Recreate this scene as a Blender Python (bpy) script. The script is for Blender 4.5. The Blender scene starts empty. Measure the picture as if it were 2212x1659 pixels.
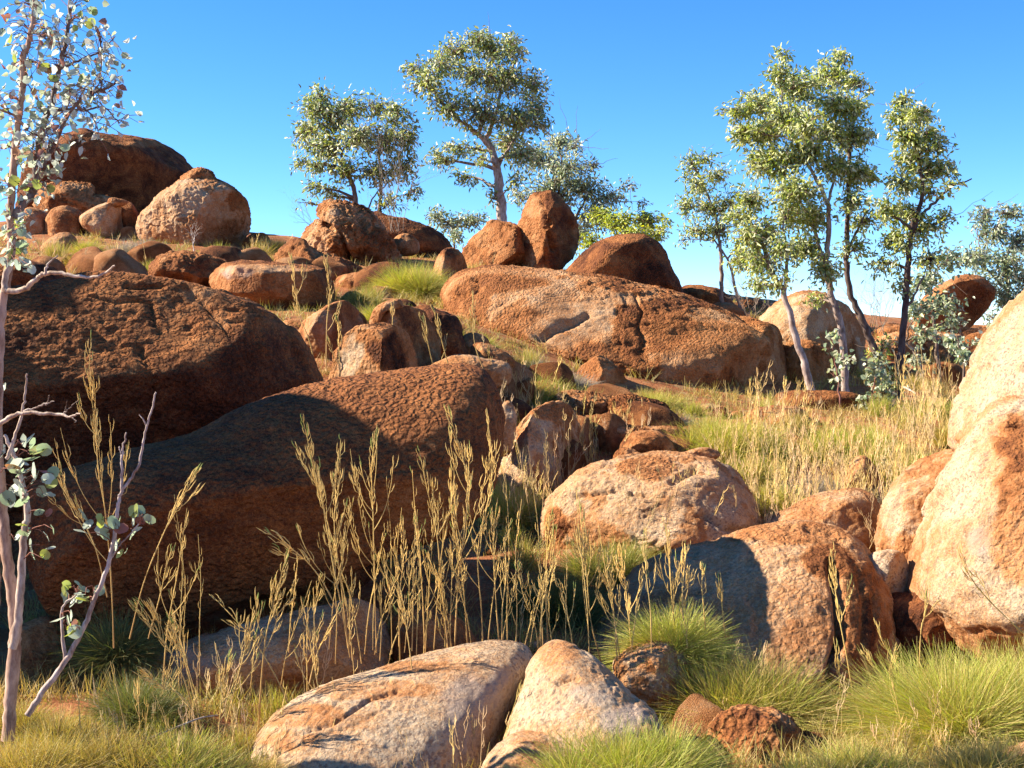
import bpy, bmesh, math, random
import numpy as np
from mathutils import Vector

random.seed(7)
rng = np.random.default_rng(11)
sc = bpy.context.scene
COL = sc.collection

# ---------------------------------------------------------------- camera, sky, sun, exposure
FW, CX, CY = 3024.0, 1106.0, 829.5          # focal length and centre in units of a 2212 px wide picture
CAM_Z = 1.6
PITCH = math.atan(103.5 / FW)
cd = bpy.data.cameras.new('camera'); cam = bpy.data.objects.new('camera', cd); COL.objects.link(cam)
cam.location = (0, 0, CAM_Z); cam.rotation_euler = (math.pi / 2 - PITCH, 0, 0)
cd.sensor_width = 36; cd.lens = 36 * FW / 2212.0
cd.clip_start = 0.05; cd.clip_end = 9000
sc.camera = cam
SUN_EL, SUN_BACK = math.radians(33), math.radians(7)      # sun from the left, slightly behind the rocks
TO_SUN = Vector((-math.cos(SUN_EL) * math.cos(SUN_BACK), math.cos(SUN_EL) * math.sin(SUN_BACK), math.sin(SUN_EL)))
w = bpy.data.worlds.new('World'); sc.world = w; w.use_nodes = True
nt = w.node_tree; bg = nt.nodes['Background']
sky = nt.nodes.new('ShaderNodeTexSky'); sky.sky_type = 'NISHITA'; sky.sun_disc = False
sky.sun_elevation = SUN_EL; sky.sun_rotation = math.atan2(TO_SUN.x, TO_SUN.y)
sky.altitude = 1500; sky.air_density = 0.62; sky.dust_density = 0.0; sky.ozone_density = 3.0
hs = nt.nodes.new('ShaderNodeHueSaturation'); hs.inputs['Saturation'].default_value = 1.25      # the photograph's vivid blue
nt.links.new(sky.outputs[0], hs.inputs['Color']); nt.links.new(hs.outputs[0], bg.inputs[0]); bg.inputs[1].default_value = 0.098
sl = bpy.data.lights.new('sun', 'SUN'); sl.energy = 5.0; sl.angle = math.radians(0.5); sl.color = (1.0, 0.86, 0.66)
so = bpy.data.objects.new('sun', sl); COL.objects.link(so); so.location = (-20, 5, 20)
so.rotation_euler = TO_SUN.to_track_quat('Z', 'Y').to_euler()
sc.view_settings.view_transform = 'Standard'; sc.view_settings.look = 'None'
sc.view_settings.gamma = 1.0; sc.view_settings.use_curve_mapping = False
sc.view_settings.exposure = 1.58

# ---------------------------------------------------------------- projection helpers
cp, sp = math.cos(PITCH), math.sin(PITCH)
AF = np.array([0, cp, -sp]); AU = np.array([0, sp, cp]); AR = np.array([1.0, 0, 0]); CAMP = np.array([0, 0, CAM_Z])
def at(x, y, D):
    return CAMP + D * (AF + (x - CX) / FW * AR - (y - CY) / FW * AU)
def proj(P):
    q = P - CAMP; d = q @ AF
    return CX + (q @ AR) / d * FW, CY - (q @ AU) / d * FW, d

# ---------------------------------------------------------------- noise (numpy)
_p = np.random.default_rng(3).permutation(256); PERM = np.concatenate([_p, _p, _p])
_g = np.random.default_rng(4).normal(size=(256, 3)); GRAD = _g / np.linalg.norm(_g, axis=1)[:, None]
def perlin(P):
    i = np.floor(P).astype(np.int64); f = P - i; i &= 255
    u = f * f * f * (f * (f * 6 - 15) + 10); out = 0.0
    for dx in (0, 1):
        for dy in (0, 1):
            for dz in (0, 1):
                h = PERM[PERM[PERM[(i[:, 0] + dx) & 255] + ((i[:, 1] + dy) & 255)] + ((i[:, 2] + dz) & 255)]
                g = GRAD[h]
                d = g[:, 0] * (f[:, 0] - dx) + g[:, 1] * (f[:, 1] - dy) + g[:, 2] * (f[:, 2] - dz)
                wx = u[:, 0] if dx else 1 - u[:, 0]; wy = u[:, 1] if dy else 1 - u[:, 1]; wz = u[:, 2] if dz else 1 - u[:, 2]
                out = out + wx * wy * wz * d
    return out * 1.6
def fbm(P, o=4, gain=0.5):
    s = 0.0; a = 1.0; n = 0.0
    for k in range(o):
        s = s + a * perlin(P * (2.03 ** k) + 17.3 * k); n += a; a *= gain
    return s / n
def worley(P):
    i = np.floor(P).astype(np.int64); f = P - i
    f1 = np.full(len(P), 9.0); f2 = np.full(len(P), 9.0)
    for dx in (-1, 0, 1):
        for dy in (-1, 0, 1):
            for dz in (-1, 0, 1):
                h = PERM[PERM[PERM[(i[:, 0] + dx) & 255] + ((i[:, 1] + dy) & 255)] + ((i[:, 2] + dz) & 255)]
                q = GRAD[h] * 0.35 + 0.5 + np.array([dx, dy, dz]) - f
                d = np.sqrt((q * q).sum(1))
                f2 = np.minimum(f2, np.maximum(f1, d)); f1 = np.minimum(f1, d)
    return f1, f2
def sstep(a, b, x):
    t = np.clip((x - a) / (b - a), 0, 1); return t * t * (3 - 2 * t)

# ---------------------------------------------------------------- object helpers
def link(o, parent=None):
    COL.objects.link(o)
    if parent is not None: o.parent = parent
    return o
def tag(o, label=None, cat=None, group=None, kind=None):
    if label: o['label'] = label
    if cat: o['category'] = cat
    if group: o['group'] = group
    if kind: o['kind'] = kind
    return o
def empty(name, loc):
    o = bpy.data.objects.new(name, None); o.location = loc; o.empty_display_size = 0.1
    return link(o)
def make_mesh(name, V, F, mat, attrs=None, colors=None, smooth=True):
    """V (n,3); F: (m,3) or (m,4) int array or a list of both."""
    me = bpy.data.meshes.new(name)
    Fs = F if isinstance(F, list) else [F]
    Fs = [f for f in Fs if len(f)]
    nl = sum(f.size for f in Fs); nf = sum(len(f) for f in Fs)
    me.vertices.add(len(V)); me.vertices.foreach_set('co', np.asarray(V, np.float32).ravel())
    me.loops.add(nl); me.loops.foreach_set('vertex_index', np.concatenate([f.ravel() for f in Fs]).astype(np.int32))
    ls = []; s = 0
    for f in Fs:
        ls.append(s + np.arange(len(f)) * f.shape[1]); s += f.size
    me.polygons.add(nf); me.polygons.foreach_set('loop_start', np.concatenate(ls).astype(np.int32))
    if smooth: me.polygons.foreach_set('use_smooth', np.ones(nf, bool))
    for k, v in (attrs or {}).items():
        a = me.attributes.new(k, 'FLOAT', 'POINT'); a.data.foreach_set('value', np.asarray(v, np.float32))
    if colors is not None:
        a = me.attributes.new('Col', 'FLOAT_COLOR', 'POINT')
        c = np.ones((len(V), 4), np.float32); c[:, :3] = colors
        a.data.foreach_set('color', c.ravel())
    me.update(calc_edges=True)
    me.materials.append(mat)
    return me
def add_obj(name, me, parent=None, loc=None):
    o = bpy.data.objects.new(name, me)
    if loc is not None: o.location = loc
    return link(o, parent)

# ---------------------------------------------------------------- materials
def N(t, kind, **kw):
    n = t.nodes.new(kind)
    for k, v in kw.items(): setattr(n, k, v)
    return n
def math_n(t, op, a, b=None, clamp=False):
    n = N(t, 'ShaderNodeMath', operation=op); n.use_clamp = clamp
    for i, v in enumerate((a, b)):
        if v is None: continue
        if isinstance(v, (int, float)): n.inputs[i].default_value = v
        else: t.links.new(v, n.inputs[i])
    return n.outputs[0]
def mix_rgb(t, fac, a, b, mode='MIX'):
    n = N(t, 'ShaderNodeMix', data_type='RGBA', blend_type=mode)
    for i, v in ((0, fac), (6, a), (7, b)):
        if isinstance(v, (int, float)): n.inputs[i].default_value = v
        elif isinstance(v, tuple): n.inputs[i].default_value = (*v, 1)
        else: t.links.new(v, n.inputs[i])
    return n.outputs[2]
def noise_n(t, vec, scale, detail=3, rough=0.6, dist=0.0):
    n = N(t, 'ShaderNodeTexNoise'); n.inputs['Scale'].default_value = scale; n.inputs['Detail'].default_value = detail
    n.inputs['Roughness'].default_value = rough; n.inputs['Distortion'].default_value = dist
    t.links.new(vec, n.inputs['Vector']); return n.outputs[0]
def ramp_n(t, fac, stops, interp='LINEAR'):
    n = N(t, 'ShaderNodeValToRGB'); cr = n.color_ramp; cr.interpolation = interp
    while len(cr.elements) < len(stops): cr.elements.new(0.5)
    for e, (p, c) in zip(cr.elements, stops):
        e.position = p; e.color = (*c, 1) if len(c) == 3 else c
    t.links.new(fac, n.inputs[0]); return n.outputs[0]

def rock_material():
    m = bpy.data.materials.new('rock'); m.use_nodes = True; t = m.node_tree
    b = t.nodes['Principled BSDF']; tc0 = N(t, 'ShaderNodeTexCoord').outputs['Object']; rnd = N(t, 'ShaderNodeObjectInfo').outputs['Random']
    va = N(t, 'ShaderNodeVectorMath', operation='ADD'); cx_ = N(t, 'ShaderNodeCombineXYZ'); t.links.new(math_n(t, 'MULTIPLY', rnd, 37.0), cx_.inputs[0]); t.links.new(math_n(t, 'MULTIPLY', rnd, 61.0), cx_.inputs[1])
    t.links.new(tc0, va.inputs[0]); t.links.new(cx_.outputs[0], va.inputs[1]); tc = va.outputs[0]
    tone = N(t, 'ShaderNodeAttribute', attribute_name='tone').outputs['Fac']
    rg = N(t, 'ShaderNodeAttribute', attribute_name='rgh').outputs['Fac']
    grey = N(t, 'ShaderNodeAttribute', attribute_name='grey').outputs['Fac']
    n1 = noise_n(t, tc, 9, 5, 0.65, 0.4); n2 = noise_n(t, tc, 42, 4, 0.7); n3 = noise_n(t, tc, 150, 2, 0.6)
    f = math_n(t, 'ADD', tone, math_n(t, 'MULTIPLY', math_n(t, 'SUBTRACT', n1, 0.5), 0.30))
    f = math_n(t, 'ADD', f, math_n(t, 'MULTIPLY', math_n(t, 'SUBTRACT', n2, 0.5), 0.50))
    f = math_n(t, 'ADD', f, math_n(t, 'MULTIPLY', math_n(t, 'SUBTRACT', n3, 0.5), 0.50), clamp=True)
    n5 = noise_n(t, tc, 3.2, 5, 0.6, 1.6)
    f = math_n(t, 'ADD', f, math_n(t, 'MULTIPLY', math_n(t, 'SUBTRACT', ramp_n(t, n5, [(0.42, (0, 0, 0)), (0.58, (1, 1, 1))]), 0.5), math_n(t, 'MULTIPLY', rnd, 0.16)), clamp=True)
    c = ramp_n(t, f, [(0.0, (0.020, 0.009, 0.006)), (0.22, (0.115, 0.039, 0.016)), (0.45, (0.29, 0.113, 0.038)),
                      (0.66, (0.43, 0.210, 0.090)), (0.84, (0.48, 0.315, 0.185)), (1.0, (0.50, 0.390, 0.275))])
    # grey granite crystals where the rock is pale
    vo = N(t, 'ShaderNodeTexVoronoi'); vo.inputs['Scale'].default_value = 95; t.links.new(tc, vo.inputs['Vector'])
    sepc = N(t, 'ShaderNodeSeparateColor'); t.links.new(vo.outputs['Color'], sepc.inputs[0])
    dk = math_n(t, 'MULTIPLY', math_n(t, 'LESS_THAN', sepc.outputs[0], 0.22), math_n(t, 'MULTIPLY', math_n(t, 'SUBTRACT', tone, 0.45, True), 1.3, True))
    c = mix_rgb(t, dk, c, (0.20, 0.13, 0.10))
    c = mix_rgb(t, math_n(t, 'MULTIPLY', grey, 0.7), c, (0.36, 0.29, 0.25))
    # dark water stains running down
    mp = N(t, 'ShaderNodeMapping'); mp.inputs['Scale'].default_value = (1, 1, 0.14); t.links.new(tc, mp.inputs[0])
    ns = noise_n(t, mp.outputs[0], 5.5, 5, 0.65, 0.6); nm = noise_n(t, tc, 1.3, 2, 0.5)
    stn = math_n(t, 'MULTIPLY', math_n(t, 'MULTIPLY', math_n(t, 'SUBTRACT', ns, 0.53), 6, True), math_n(t, 'MULTIPLY', math_n(t, 'SUBTRACT', nm, 0.42), 5, True))
    c = mix_rgb(t, math_n(t, 'MULTIPLY', stn, 0.62), c, (0.075, 0.034, 0.022))
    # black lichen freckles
    n4 = noise_n(t, tc, 26, 5, 0.8)
    lf = math_n(t, 'MULTIPLY', math_n(t, 'SUBTRACT', n4, 0.60), 9, True)
    c = mix_rgb(t, math_n(t, 'MULTIPLY', lf, math_n(t, 'MULTIPLY', rg, 0.5)), c, (0.05, 0.03, 0.027))
    t.links.new(c, b.inputs['Base Color']); b.inputs['Roughness'].default_value = 0.9
    b.inputs['Specular IOR Level'].default_value = 0.15
    vk = N(t, 'ShaderNodeTexVoronoi', feature='SMOOTH_F1'); vk.inputs['Scale'].default_value = 36; vk.inputs['Smoothness'].default_value = 0.5
    wv = N(t, 'ShaderNodeVectorMath', operation='ADD'); t.links.new(tc, wv.inputs[0])
    nv = N(t, 'ShaderNodeTexNoise'); nv.inputs['Scale'].default_value = 20; t.links.new(tc, nv.inputs['Vector'])
    sc_ = N(t, 'ShaderNodeVectorMath', operation='SCALE'); sc_.inputs['Scale'].default_value = 0.06
    t.links.new(nv.outputs['Color'], sc_.inputs[0]); t.links.new(sc_.outputs[0], wv.inputs[1]); t.links.new(wv.outputs[0], vk.inputs['Vector'])
    kn = math_n(t, 'MULTIPLY', math_n(t, 'SUBTRACT', 1.0, vk.outputs['Distance']), math_n(t, 'MULTIPLY', rg, 1.25))
    h = math_n(t, 'ADD', kn, math_n(t, 'MULTIPLY', noise_n(t, tc, 60, 5, 0.75), 0.55))
    h = math_n(t, 'ADD', h, math_n(t, 'MULTIPLY', noise_n(t, tc, 14, 4, 0.65, 1.2), 0.6))
    bp = N(t, 'ShaderNodeBump'); bp.inputs['Strength'].default_value = 1.0; bp.inputs['Distance'].default_value = 0.025
    t.links.new(h, bp.inputs['Height']); t.links.new(bp.outputs[0], b.inputs['Normal'])
    return m
def foliage_material(name, trans, rough=0.5, spec=0.4):
    m = bpy.data.materials.new(name); m.use_nodes = True; t = m.node_tree
    b = t.nodes['Principled BSDF']; a = N(t, 'ShaderNodeAttribute', attribute_name='Col').outputs['Color']
    t.links.new(a, b.inputs['Base Color']); b.inputs['Roughness'].default_value = rough
    b.inputs['Specular IOR Level'].default_value = spec
    if trans > 0:
        tr = N(t, 'ShaderNodeBsdfTranslucent'); ms = N(t, 'ShaderNodeMixShader'); ms.inputs[0].default_value = trans
        hs = N(t, 'ShaderNodeHueSaturation'); hs.inputs['Saturation'].default_value = 1.25; hs.inputs['Value'].default_value = 1.3
        t.links.new(a, hs.inputs['Color']); t.links.new(hs.outputs[0], tr.inputs[0])
        t.links.new(b.outputs[0], ms.inputs[1]); t.links.new(tr.outputs[0], ms.inputs[2])
        t.links.new(ms.outputs[0], t.nodes['Material Output'].inputs[0])
    return m
def bark_material():
    m = bpy.data.materials.new('bark'); m.use_nodes = True; t = m.node_tree
    b = t.nodes['Principled BSDF']; tc = N(t, 'ShaderNodeTexCoord').outputs['Object']
    mp = N(t, 'ShaderNodeMapping'); mp.inputs['Scale'].default_value = (1, 1, 0.35); t.links.new(tc, mp.inputs[0])
    n = noise_n(t, mp.outputs[0], 28, 5, 0.7)
    a = N(t, 'ShaderNodeAttribute', attribute_name='Col').outputs['Color']
    dark = mix_rgb(t, 1.0, a, (0.42, 0.34, 0.30), 'MULTIPLY')
    c = mix_rgb(t, ramp_n(t, n, [(0.40, (0, 0, 0)), (0.62, (1, 1, 1))]), a, dark)
    t.links.new(c, b.inputs['Base Color']); b.inputs['Roughness'].default_value = 0.75; b.inputs['Specular IOR Level'].default_value = 0.25
    bp = N(t, 'ShaderNodeBump'); bp.inputs['Strength'].default_value = 0.6; bp.inputs['Distance'].default_value = 0.004
    t.links.new(n, bp.inputs['Height']); t.links.new(bp.outputs[0], b.inputs['Normal'])
    return m
def ground_material():
    m = bpy.data.materials.new('red_soil'); m.use_nodes = True; t = m.node_tree
    b = t.nodes['Principled BSDF']; tc = N(t, 'ShaderNodeTexCoord').outputs['Object']
    n1 = noise_n(t, tc, 2.2, 5, 0.65); n2 = noise_n(t, tc, 38, 5, 0.75); n3 = noise_n(t, tc, 7, 5, 0.7)
    c = ramp_n(t, math_n(t, 'ADD', math_n(t, 'MULTIPLY', n1, 0.5), math_n(t, 'MULTIPLY', n2, 0.5)),
               [(0.30, (0.15, 0.052, 0.026)), (0.50, (0.34, 0.135, 0.06)), (0.68, (0.50, 0.26, 0.13))])
    c = mix_rgb(t, ramp_n(t, n3, [(0.52, (0, 0, 0)), (0.64, (0.7, 0.7, 0.7))]), c, (0.36, 0.28, 0.15))   # dry straw litter
    t.links.new(c, b.inputs['Base Color']); b.inputs['Roughness'].default_value = 0.95; b.inputs['Specular IOR Level'].default_value = 0.1
    bp = N(t, 'ShaderNodeBump'); bp.inputs['Strength'].default_value = 0.9; bp.inputs['Distance'].default_value = 0.03
    t.links.new(n2, bp.inputs['Height']); t.links.new(bp.outputs[0], b.inputs['Normal'])
    return m
M_ROCK = rock_material(); M_LEAF = foliage_material('gum_leaves', 0.40, 0.40, 0.7)
M_BLADE = foliage_material('grass_blades', 0.30, 0.55, 0.3); M_STALK = foliage_material('dry_stalks', 0.12, 0.6, 0.3)
M_BARK = bark_material(); M_SOIL = ground_material()

# ---------------------------------------------------------------- ground
GC = [(0,1659,4.9),(550,1680,5.0),(1000,1690,5.0),(620,1715,5.15),(900,1735,5.15),(750,1660,5.4),(1650,1659,4.9),(2212,1659,4.9),(100,1560,5.6),(450,1560,5.6),(60,1420,6.8),
 (300,1450,6.6),(850,1440,6.6),(1150,1420,6.6),(1350,1500,6.3),(1600,1490,6.7),(1850,1530,6.3),(2050,1500,6.3),(1930,1410,7.1),(2180,1400,6.9),
 (1280,1215,8.3),(1640,1200,8.3),(1900,1190,8.3),(1100,1100,9.3),(1400,1100,9.6),(1700,1080,9.7),(1980,1000,10.4),(1100,950,10.4),(1300,930,11.2),
 (1600,950,11.0),(1900,925,11.3),(1200,865,12.0),(1450,880,12.4),(1750,895,12.4),(2050,885,13),(1000,800,11.6),(950,720,13),(860,670,14),
 (900,640,15.5),(700,640,15.6),(1050,605,17.2),(1300,605,18),(1550,700,18),(1750,800,15.5),(1950,790,16.5),(2100,785,17),(2250,800,16),
 (600,560,18.5),(800,560,19),(450,560,18.3),(150,560,18),(0,600,16.3),(250,500,21),(550,530,21.3),(0,515,20.5),(900,560,20.5),(180,478,23.5),
 (300,800,11.5),(600,820,11.3),(0,900,11.0)]
_W = [at(*g) for g in GC]
for X in (-9, -4.5, 0, 4.5, 9):
    for Y in (0, 2.5): _W.append(np.array([X, Y, 0.0]))
for Y, z in ((6, .15), (10, .7), (15, 1.7), (20, 2.7)): _W.append(np.array([-11, Y, z]))
for Y, z in ((6, .2), (10, .6), (15, 1.0), (20, 1.1)): _W.append(np.array([11, Y, z]))
_W = np.array(_W)
def _tps(r2): return np.where(r2 > 0, r2 * np.log(r2 + 1e-12), 0.0)
_n = len(_W); _A = np.zeros((_n + 3, _n + 3))
_d = ((_W[:, None, :2] - _W[None, :, :2]) ** 2).sum(2); _A[:_n, :_n] = _tps(_d) + np.eye(_n) * 0.25
_A[:_n, _n] = 1; _A[:_n, _n + 1:] = _W[:, :2]; _A[_n, :_n] = 1; _A[_n + 1:, :_n] = _W[:, :2].T
_S = np.linalg.solve(_A, np.concatenate([_W[:, 2], [0, 0, 0]]))
def gz(X, Y):
    X = np.atleast_1d(np.asarray(X, float)); Y = np.atleast_1d(np.asarray(Y, float))
    Xc = np.clip(X, -12, 12); Yc = np.clip(Y, -1, 24)
    out = np.empty(len(X))
    for s in range(0, len(X), 20000):
        e = slice(s, s + 20000)
        d = (Xc[e, None] - _W[None, :, 0]) ** 2 + (Yc[e, None] - _W[None, :, 1]) ** 2
        out[e] = _tps(d) @ _S[:_n] + _S[_n] + Xc[e] * _S[_n + 1] + Yc[e] * _S[_n + 2]
    wf = sstep(24, 42, Y); out = out * (1 - wf) + (-0.8) * wf
    P = np.stack([X, Y, 0 * X], 1)
    near = 1 - sstep(30, 60, np.hypot(X, Y))
    out += (0.06 * fbm(P * 0.8, 3) + 0.018 * fbm(P * 6, 2)) * near + 1.2 * fbm(P * 0.012, 2) * (1 - near) * 0.3
    return out
def ghit(x, y):
    """where the line of sight through a picture point meets the ground"""
    D = np.linspace(3.5, 30, 500); P = np.array([at(x, y, d) for d in D])
    below = np.nonzero(P[:, 2] < gz(P[:, 0], P[:, 1]))[0]
    return P[below[0]] if len(below) else P[-1]
def axis(fine, step, far):
    a = list(np.arange(0, fine, step)); s = step
    while a[-1] < far: s *= 1.18; a.append(a[-1] + s)
    return np.array(a)
_ax = axis(9, 0.06, 4000); gx = np.concatenate([-_ax[:0:-1], _ax]); gyp = axis(24, 0.075, 5000); gyn = axis(2, 0.4, 500)
gy = np.concatenate([-gyn[:0:-1], gyp]); GX, GY = np.meshgrid(gx, gy)
V = np.stack([GX.ravel(), GY.ravel(), gz(GX.ravel(), GY.ravel())], 1)
idx = np.arange(V.shape[0]).reshape(GX.shape)
F = np.stack([idx[:-1, :-1], idx[:-1, 1:], idx[1:, 1:], idx[1:, :-1]], 2).reshape(-1, 4)
V_GROUND = V.copy()
ground = add_obj('ground', make_mesh('ground', V, F, M_SOIL)); tag(ground, 'red stony soil of the boulder slope', kind='structure')

# ---------------------------------------------------------------- boulders
_ico = {}
def ico(l):
    if l not in _ico:
        bm = bmesh.new(); bmesh.ops.create_icosphere(bm, subdivisions=l, radius=1.0)
        V = np.array([v.co[:] for v in bm.verts]); F = np.array([[v.index for v in f.verts] for f in bm.faces]); bm.free()
        V /= np.linalg.norm(V, axis=1)[:, None]; _ico[l] = (V, F)
    return _ico[l]
def vnormals(V, F):
    n = np.cross(V[F[:, 1]] - V[F[:, 0]], V[F[:, 2]] - V[F[:, 0]]); out = np.zeros_like(V)
    for k in range(3):
        for c in range(3): out[:, c] += np.bincount(F[:, k], n[:, c], len(V))
    return out / (np.linalg.norm(out, axis=1)[:, None] + 1e-12)
def smooth_closed(P, m=16):
    P = np.asarray(P, float); n = len(P); out = []
    for i in range(n):
        a, b, c, d = P[i - 1], P[i], P[(i + 1) % n], P[(i + 2) % n]
        for t in np.linspace(0, 1, m, endpoint=False):
            out.append(0.5 * ((2 * b) + (c - a) * t + (2 * a - 5 * b + 4 * c - d) * t * t + (3 * b - a - 3 * c + d) * t ** 3))
    return np.array(out)
def poly_dist(px, py, line):
    d = np.full(len(px), 1e9)
    for (x0, y0), (x1, y1) in zip(line[:-1], line[1:]):
        dx, dy = x1 - x0, y1 - y0; L = dx * dx + dy * dy + 1e-9
        t = np.clip(((px - x0) * dx + (py - y0) * dy) / L, 0, 1)
        d = np.minimum(d, np.hypot(px - x0 - t * dx, py - y0 - t * dy))
    return d
BOULDERS = {}
def boulder(label, out, D, T=None, apex=None, e=0.85, ew=0.9, lvl=6, seed=0, skew=(0, 0), macro=0.05, meso=0.02, flake=0.0,
            tone=0.45, tamp=0.35, top=0.0, rgh=0.5, grey=0.0, blobs=(), cracks=(), cuts=(), groove=0.0, pits=0.0, name='boulder', cat='boulder', group=None, facets=6, joint=0.016):
    out = np.array(out, float)
    c0 = (out.max(0) + out.min(0)) / 2; sm = smooth_closed(out)
    # centroid
    x, y = sm[:, 0], sm[:, 1]; x2, y2 = np.roll(x, -1), np.roll(y, -1); cr = x * y2 - x2 * y
    A = cr.sum() / 2; c0 = np.array([((x + x2) * cr).sum(), ((y + y2) * cr).sum()]) / (6 * A)
    fwd = at(c0[0], c0[1], 1.0) - CAMP; L0 = np.linalg.norm(fwd); fwd /= L0
    right = np.cross(fwd, [0, 0, 1]); right /= np.linalg.norm(right); up = np.cross(right, fwd)
    Dc = D * L0; C = CAMP + fwd * Dc
    def loc2(px, py):
        r = at(px, py, 1.0) - CAMP; P = r * (Dc / (r @ fwd)); return np.array([P @ right, P @ up])
    sp_ = np.array([loc2(a, b) for a, b in sm])
    ang = np.arctan2(sp_[:, 1], sp_[:, 0]); rad = np.hypot(sp_[:, 0], sp_[:, 1])
    nb = 540; bins = np.full(nb, 0.0); th = np.linspace(-np.pi, np.pi, nb, endpoint=False)
    for k in range(len(sp_)):   # rasterise edges into angle bins
        k2 = (k + 1) % len(sp_)
        for t in np.linspace(0, 1, 8):
            q = sp_[k] * (1 - t) + sp_[k2] * t; j = int((math.atan2(q[1], q[0]) + math.pi) / (2 * math.pi) * nb) % nb
            bins[j] = max(bins[j], math.hypot(q[0], q[1]))
    ok = bins > 0; bins = np.interp(np.arange(nb), np.concatenate([np.nonzero(ok)[0] - nb, np.nonzero(ok)[0], np.nonzero(ok)[0] + nb]), np.tile(bins[ok], 3))
    ker = np.array([1, 2, 3, 2, 1.]) / 9; bins = np.convolve(np.concatenate([bins[-2:], bins, bins[:2]]), ker, 'valid')
    S = math.sqrt(abs(A)) / FW * D / 1.77           # equivalent radius in metres
    if T is None: T = 0.9 * S
    U, F = ico(lvl)
    u, v, wv = U[:, 0], U[:, 1], U[:, 2]
    rho = np.hypot(u, v); theta = np.arctan2(v, u)
    R = np.interp((theta + np.pi) / (2 * np.pi) * nb, np.arange(nb + 1), np.append(bins, bins[0]))
    r = np.power(rho, e); r = np.where(rho < 1e-6, 0, r)
    a = R * r * np.cos(theta); b = R * r * np.sin(theta)
    if apex is not None:
        ap = loc2(*apex); f = (1 - r) * sstep(-0.05, 0.35, wv); a = a + ap[0] * f; b = b + ap[1] * f
    dep = -np.sign(wv) * np.power(np.abs(wv), ew) * T
    sk = skew[0] * a + skew[1] * b; k = (Dc + sk) / Dc
    V = np.stack([a * k, b * k, dep + sk], 1)       # local right, up, away
    so_ = np.array([seed * 7.31 + 1.7, seed * 3.17, seed * 5.93])
    for cu in cuts:
        n = np.array([cu[0], cu[1], -cu[2]], float); n /= np.linalg.norm(n)
        nn = perlin(V / S * 1.5 + so_) * 0.05 * S
        d = V @ n - cu[3] * S + nn; q = 0.05 * S
        soft = np.where(d > q, d - q / 2, np.where(d > 0, d * d / (2 * q), 0)); V = V - n * (soft * 0.92)[:, None]
    fr0 = np.random.default_rng(seed * 13 + 5)
    for _ in range(facets):                          # flat broken faces
        n = fr0.normal(size=3) * np.array([1, .9, .8]); n[2] = -(0.35 + abs(n[2])); n /= np.linalg.norm(n)
        d = V @ n; mx = d.max(); off = mx * (0.80 + 0.14 * fr0.random()); nn = perlin(V / S * 1.3 + so_ + n) * 0.035 * S; d = d + nn - off; q = 0.035 * S
        soft = np.where(d > q, d - q / 2, np.where(d > 0, d * d / (2 * q), 0)); V = V - n * (soft * 0.9)[:, None]
    Nn = vnormals(V, F)
    if Nn.mean(0) is not None and ((Nn * V).sum(1).mean() < 0): Nn = -Nn; F = F[:, ::-1]
    Pn = V / S + so_
    d = macro * 1.6 * S * fbm(Pn * 0.9, 3) + meso * 2.2 * S * fbm(Pn * 3.3, 4, 0.55)
    V1 = V + Nn * d[:, None]
    Pm = V1 + so_ * 2
    fl = 0
    if flake > 0:
        warp = fbm(Pm * 3.0, 3) * 0.25
        h = (V1 * np.array([0.25, 0.9, 0.6])).sum(1) / S * 1.1 + fbm(Pn * 1.3, 4, 0.6) * 2.1 + warp
        kf = np.floor(h * 2.2); fr = h * 2.2 - kf
        fl = (kf + sstep(0.0, 0.10, fr) - h * 2.2)
        V1 = V1 + Nn * (flake * fl)[:, None]
    if joint > 0:                                    # long wandering cracks
        zc = fbm(Pn * 0.75 + 51, 4, 0.55); V1 = V1 - Nn * (joint * S * np.exp(-(zc / 0.016) ** 2) * sstep(-0.05, 0.25, fbm(Pn * 1.1 + 77, 2)))[:, None]
        zd = fbm(Pn * np.array([1.3, 3.4, 1.3]) + 91, 4, 0.55); st = sstep(-0.03, 0.03, zd); V1 = V1 + Nn * (0.018 * S * st)[:, None]
    if groove > 0:                                   # random joints and fractures
        f1, f2 = worley(Pn * 1.15 + 0.35 * np.stack([fbm(Pn * 2.5, 3), fbm(Pn * 2.5 + 9, 3), fbm(Pn * 2.5 + 21, 3)], 1))
        V1 = V1 - Nn * (groove * S * np.exp(-((f2 - f1) / 0.06) ** 2))[:, None]
    if pits > 0:
        f1, f2 = worley(Pm * 11.0); V1 = V1 + Nn * (pits * (0.5 - f1) * sstep(-0.15, 0.25, fbm(Pn * 1.7 + 5, 2)))[:, None]
    V1 = V1 + Nn * ((0.010 * fbm(Pm * 16, 3, 0.6) + 0.006 * perlin(Pm * 45)) * min(1.0, S * 1.3, D / 9))[:, None]
    W = C + V1[:, :1] * right + V1[:, 1:2] * up + V1[:, 2:3] * fwd
    px, py, pd = proj(W); fr_ = sstep(-0.1, 0.15, wv)
    jx = 30 / D * perlin(Pm * 5); jy = 30 / D * perlin(Pm * 5 + 40)
    for ln, wid, dp in cracks:
        dd = poly_dist(px + jx, py + jy, ln); g = np.exp(-(dd / wid) ** 2) * fr_ * dp
        W = W + fwd * 0 - (Nn[:, :1] * right + Nn[:, 1:2] * up + Nn[:, 2:3] * fwd) * g[:, None]
    tn = tone + 1.35 * tamp * fbm(Pn * 1.2 + 3, 5, 0.6) + 0.12 * fbm(Pm * 6, 3)
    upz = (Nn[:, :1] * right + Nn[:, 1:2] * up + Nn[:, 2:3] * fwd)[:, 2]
    tn = tn + top * sstep(0.1, 0.8, upz + 0.4 * fbm(Pn * 2, 3))  # paler upward faces, used to paint a sunlit top
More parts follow.
